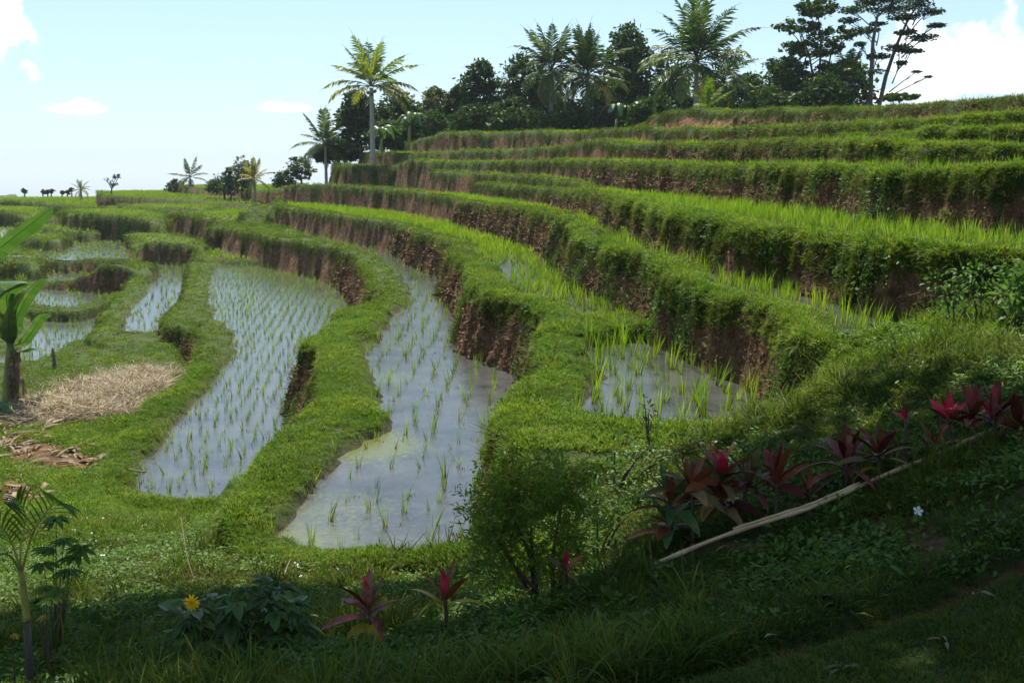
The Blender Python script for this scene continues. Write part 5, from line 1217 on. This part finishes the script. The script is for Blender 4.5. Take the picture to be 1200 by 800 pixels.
palmate_plant('low hand leaved plant right of the young palm stem', [(55, 688), (62, 700), (48, 712), (70, 690), (40, 705)], (52, 740), 5.3, 2, PALMATE, .09, 7, 2)
palmate_plant('tiny plant with yellow star shaped leaves, right of the young palm stem', [(54, 722)], (54, 740), 5.0, 3, C_YELLOW, .055, 5)
palmate_plant('tiny plant with yellow star shaped leaves, left of the young palm stem', [(14, 744)], (14, 762), 4.7, 4, C_YELLOW, .055, 5)

# leafy shrub at the right edge and creeping plants on that bank
def edge_shrub(label, blobs, D, seed, n, L=.07, cat='shrub', mat=None, name='leafy_shrub'):
    r = random.Random(seed); x0, y0 = blobs[0][0], max(b[1] + b[3] for b in blobs); b = W(x0, y0, D); g = ground_z(b.x, D); o = Vector((b.x, D, g)); root = empty(name, o, label=label, category=cat); s = D / 1267
    m = MB()
    for (x, y, w, h) in blobs:
        e = W(x, y, D) - o; m.tube(curve3([(0, 0, -.05), e * .5 + Vector((0, 0, .05)), e], 5), [.012, .010, .008, .006, .004, .003], 5)
    m.obj('stem', C_STEM, root); m = MB()
    for (x, y, w, h) in blobs:
        cc = W(x, y, D) - o
        for i in range(int(n * w * h / 900)):
            d = Vector((r.gauss(0, 1), r.gauss(0, 1), r.gauss(0, 1))).normalized(); q = r.random() ** .4; p = cc + Vector((d.x * w * s * q, d.y * w * s * q, d.z * h * s * q))
            blade_leaf(m, p, d + Vector((0, -.3, .2)), L * r.uniform(.6, 1.2), L * .38, .8, .15, 3, .2, r.gauss(0, .6))
    m.obj('foliage', mat or HERBB, root); return root
HERBB = leaf_mat('shrub_leaf', (0.03, 0.075, 0.015), (0.075, 0.15, 0.03), (0.15, 0.2, 0.05), trans=.35, spread=4, objrand=False, gloss=.15, rough=.5)
edge_shrub('broad leaved shrub cut by the right edge under the terrace rim', [(1190, 345, 22, 20), (1205, 370, 26, 22), (1185, 372, 14, 14), (1205, 330, 20, 14)], 8.6, 1, 170, .10)
edge_shrub('leafy creeper hanging over the bank end beside the bare red soil', [(1118, 345, 26, 16), (1100, 330, 16, 12), (1140, 355, 24, 14), (1108, 362, 16, 12)], 9.4, 2, 200, .06)
edge_shrub('dense leafy bush on the bank just below the right end of the rim', [(1150, 322, 34, 14), (1172, 345, 22, 16), (1130, 318, 20, 10), (1195, 315, 22, 12)], 9.5, 3, 200, .06)
edge_shrub('dark leafy weeds on the front bund of the small muddy pond', [(720, 525, 34, 16), (765, 520, 30, 14), (800, 530, 36, 16), (745, 545, 40, 18), (830, 512, 30, 12)], 8.0, 4, 90, .055, 'weeds', name='weed_patch')
edge_shrub('tall thin weed standing in front of the small muddy pond', [(760, 478, 7, 12), (764, 492, 10, 8), (755, 470, 4, 5)], 8.9, 5, 260, .05, 'weed', C_GREEN, 'tall_weed')
edge_shrub('leafy weeds at the left end of the rail', [(700, 590, 30, 26), (720, 620, 26, 20), (742, 600, 24, 20), (690, 640, 24, 20)], 6.6, 6, 80, .05, 'weeds', name='weed_patch')

# stake in the left meadow
b = Vector(hit(64, 432)); m = MB(); r0 = .055
m.tube([Vector((0, 0, -.1)), Vector((0, 0, .2)), Vector((-.02, 0, .42)), Vector((-.02, 0, .52)), Vector((-.03, 0, .56))], [r0, r0 * .95, r0 * .8, r0 * .55, r0 * .2], 9)
tag(m.obj('wooden_stake', solid_mat('stake_bark', (.10, .075, .05), (.24, .19, .13), 12, .9, .6), None, b), 'short weathered wooden stake standing in the left meadow by the ponds', 'stake')
# straw
STRAW = solid_mat('straw', (0.25, 0.20, 0.13), (0.58, 0.50, 0.38), 3, .8, 0, coord='Object')
STRAW = leaf_mat('straw_blade', (0.08, 0.06, 0.035), (0.22, 0.17, 0.105), (0.38, 0.32, 0.23), trans=.15, spread=6, objrand=True)
def straw_mesh(seed):
    r = random.Random(seed); m = MB()
    for i in range(9):
        a = r.random() * 6.28; L = r.uniform(.12, .34); c = Vector((r.gauss(0, .1), r.gauss(0, .1), r.uniform(0, .03))); d = Vector((math.cos(a), math.sin(a), r.gauss(0, .12))); w = Vector((-d.y, d.x, 0)) * .005
        e = c + d * L * .5; k = c + d * L + Vector((r.gauss(0, .03), r.gauss(0, .03), -.01)); m.add([c - w, c + w, e + w + Vector((0, 0, .012)), e - w + Vector((0, 0, .012)), k], [(0, 1, 2, 3), (3, 2, 4)])
    return m.mesh('straw', STRAW, False)
S_t = [straw_mesh(i) for i in range(4)]
w = area * straw_in * (cW >= 0) * (cD < 40) * (.25 + 1.6 * sstep(.35, .65, fbm(cellc[:, 0] * 2, cellc[:, 1] * 2, 90)))
P, i = sample(w, 5200); scatter('straw_pile', 'straw', S_t, P + UP * (.015 + .08 * sstep(.45, .75, fbm(P[:, 0] * 1.1, P[:, 1] * 1.1, 91)) * RNG.random(len(i)))[:, None], dirs(i, .8, .25), .8 + .6 * RNG.random(len(i)), label='pile of pale dry straw on the left meadow')
deb = np.maximum(np.exp(-(((px_c - 12) / 34) ** 2 + ((py_c - 520) / 26) ** 2)), .8 * np.exp(-(((px_c - 10) / 20) ** 2 + ((py_c - 575) / 26) ** 2))) * sstep(.35, .6, fbm(cellc[:, 0] * 3, cellc[:, 1] * 3, 81))
deb = np.maximum(deb, .35 * np.exp(-(((px_c - 90) / 40) ** 2 + ((py_c - 535) / 12) ** 2)))
P, i = sample(area * deb * (cW == 0), 170)
def dry_leaf_mesh(s):
    r = random.Random(s); m = MB()
    for k in range(3): blade_leaf(m, (r.gauss(0, .1), r.gauss(0, .1), .03), (r.gauss(0, 1), r.gauss(0, 1), .15), r.uniform(.12, .4), r.uniform(.03, .08), .8, .5, 5, .3, r.gauss(0, .6), .08)
    return m.mesh('dry_leaf', DRY)
scatter('dry_leaves', 'dryleaf', [dry_leaf_mesh(i) for i in range(4)], P, dirs(i, .8, .1), .7 + .7 * RNG.random(len(i)), label='dead brown banana leaves littering the ground at the left edge')
P, i = sample(area * (cW == 0) * (cD < 12) * inview, 260)
scatter('dry_leaves', 'dryleaf', [0]*4, P + UP * .02, dirs(i, .8, .1), .12 + .2 * RNG.random(len(i)), pick=RNG.integers(0, 4, 260), label='scattered small dead leaves in the near grass')
# small white wild flowers (countless specks)
WHITE = leaf_mat('white_petal', (.7, .7, .68), (.8, .8, .78), trans=.2, objrand=False)
def tiny_flower(s=.012):
    m = MB()
    for k in range(5):
        a = k * 1.2566; d = Vector((math.cos(a), math.sin(a), .3)); q = Vector((-d.y, d.x, 0)); m.add([Vector((0, 0, 0)), d * s * .6 + q * s * .35, d * s, d * s * .6 - q * s * .35], [(0, 1, 2, 3)])
    return m.mesh('tiny_flower', WHITE, False)
fwm = np.exp(-(((px_c - 350) / 60) ** 2 + ((py_c - 690) / 25) ** 2)) + np.exp(-(((px_c - 770) / 60) ** 2 + ((py_c - 515) / 20) ** 2)) + .6 * np.exp(-(((px_c - 130) / 60) ** 2 + ((py_c - 650) / 40) ** 2))
P, i = sample(area * fwm * (cW == 0), 46); scatter('tiny_flowers', 'tinyfl', [tiny_flower()], P + UP * .09, dirs(i, .6, .4), .7 + .6 * RNG.random(len(i)), label='tiny white wild flowers in the near grass')
def small(name, px, py, label, cat, mat, L, w_, seed, up_=.05):
    b = Vector(hit(px, py)); m = MB(); r = random.Random(seed); blade_leaf(m, (-L / 2, 0, up_), (1, r.uniform(-.5, .5), .2), L, w_, .6, .4, 5, .3, .3, .05); tag(m.obj(name, mat, None, b), label, cat)
small('fallen_leaf', 1012, 741, 'small pale orange fallen leaf on the mown lawn, lower right', 'leaf', C_YELLOW, .07, .03, 1)
small('fallen_leaf', 905, 767, 'small brown fallen leaf at the lawn edge, left of the pale orange one', 'leaf', DRY, .06, .03, 2)
small('fallen_leaf', 975, 712, 'long dark brown dead leaf lying in the ditch', 'leaf', C_STEM, .26, .05, 3, .04)
b = Vector(hit(1075, 610)); o = link('white_flower', tiny_flower(.03), None, b + Vector((0, 0, .05))); o.rotation_euler = (.9, 0, 0); tag(o, 'single white star shaped blossom lying on the bare soil right of the rail', 'flower')
def stick(label, P, r_, mat, name='dead_stick', D=None):
    A = [Vector(hit(*p[:2])) + Vector((0, 0, p[2])) for p in P]; o = A[0].copy(); m = MB(); C = curve3([a - o for a in A], 8); m.tube(C, [r_ * (1 - .06 * i) for i in range(9)], 5); tag(m.obj(name, mat, None, o), label, 'stick')
stick('bent pale straw stalk in the dark grass below the middle pond', [(333, 682, .05), (343, 670, .12), (362, 666, .12)], .005, STRAW)
stick('short pale twig lying on the bund left of the small muddy pond', [(633, 514, .05), (644, 511, .06)], .009, STRAW)
stick('dead branch lying on the water in the strip below the pink bank', [(612, 306, .05), (620, 301, .10), (632, 303, .05)], .02, STRAW)
stick('thin reddish dead stem standing above the yellow flower', [(214, 640, .3), (220, 672, .15), (229, 690, .05)], .006, C_STEM)
stick('short stick floating at the left corner of the long pond', [(152, 556, .05), (165, 557, .05), (180, 557, .04)], .02, STRAW)

# ------------------------------------------------------------------ air
def haze():
    m, nt, N, L = new_mat('haze'); out = N.new('ShaderNodeOutputMaterial'); v = N.new('ShaderNodeVolumePrincipled')
    v.inputs['Density'].default_value = 0.00022; v.inputs['Color'].default_value = (0.80, 0.90, 1.0, 1); v.inputs['Anisotropy'].default_value = 0.0
    L.new(v.outputs[0], out.inputs['Volume'])
    s = 95000.0; z0, z1 = -262.0, 32.0
    V = [(x, y, z) for z in (z0, z1) for x, y in ((-s, -s), (s, -s), (s, s), (-s, s))]
    F = [(3, 2, 1, 0), (4, 5, 6, 7), (0, 1, 5, 4), (1, 2, 6, 5), (2, 3, 7, 6), (3, 0, 4, 7)]
    me = bpy.data.meshes.new('haze'); me.from_pydata(V, [], F); me.materials.append(m)
    link('haze', me, kind='stuff')
haze()
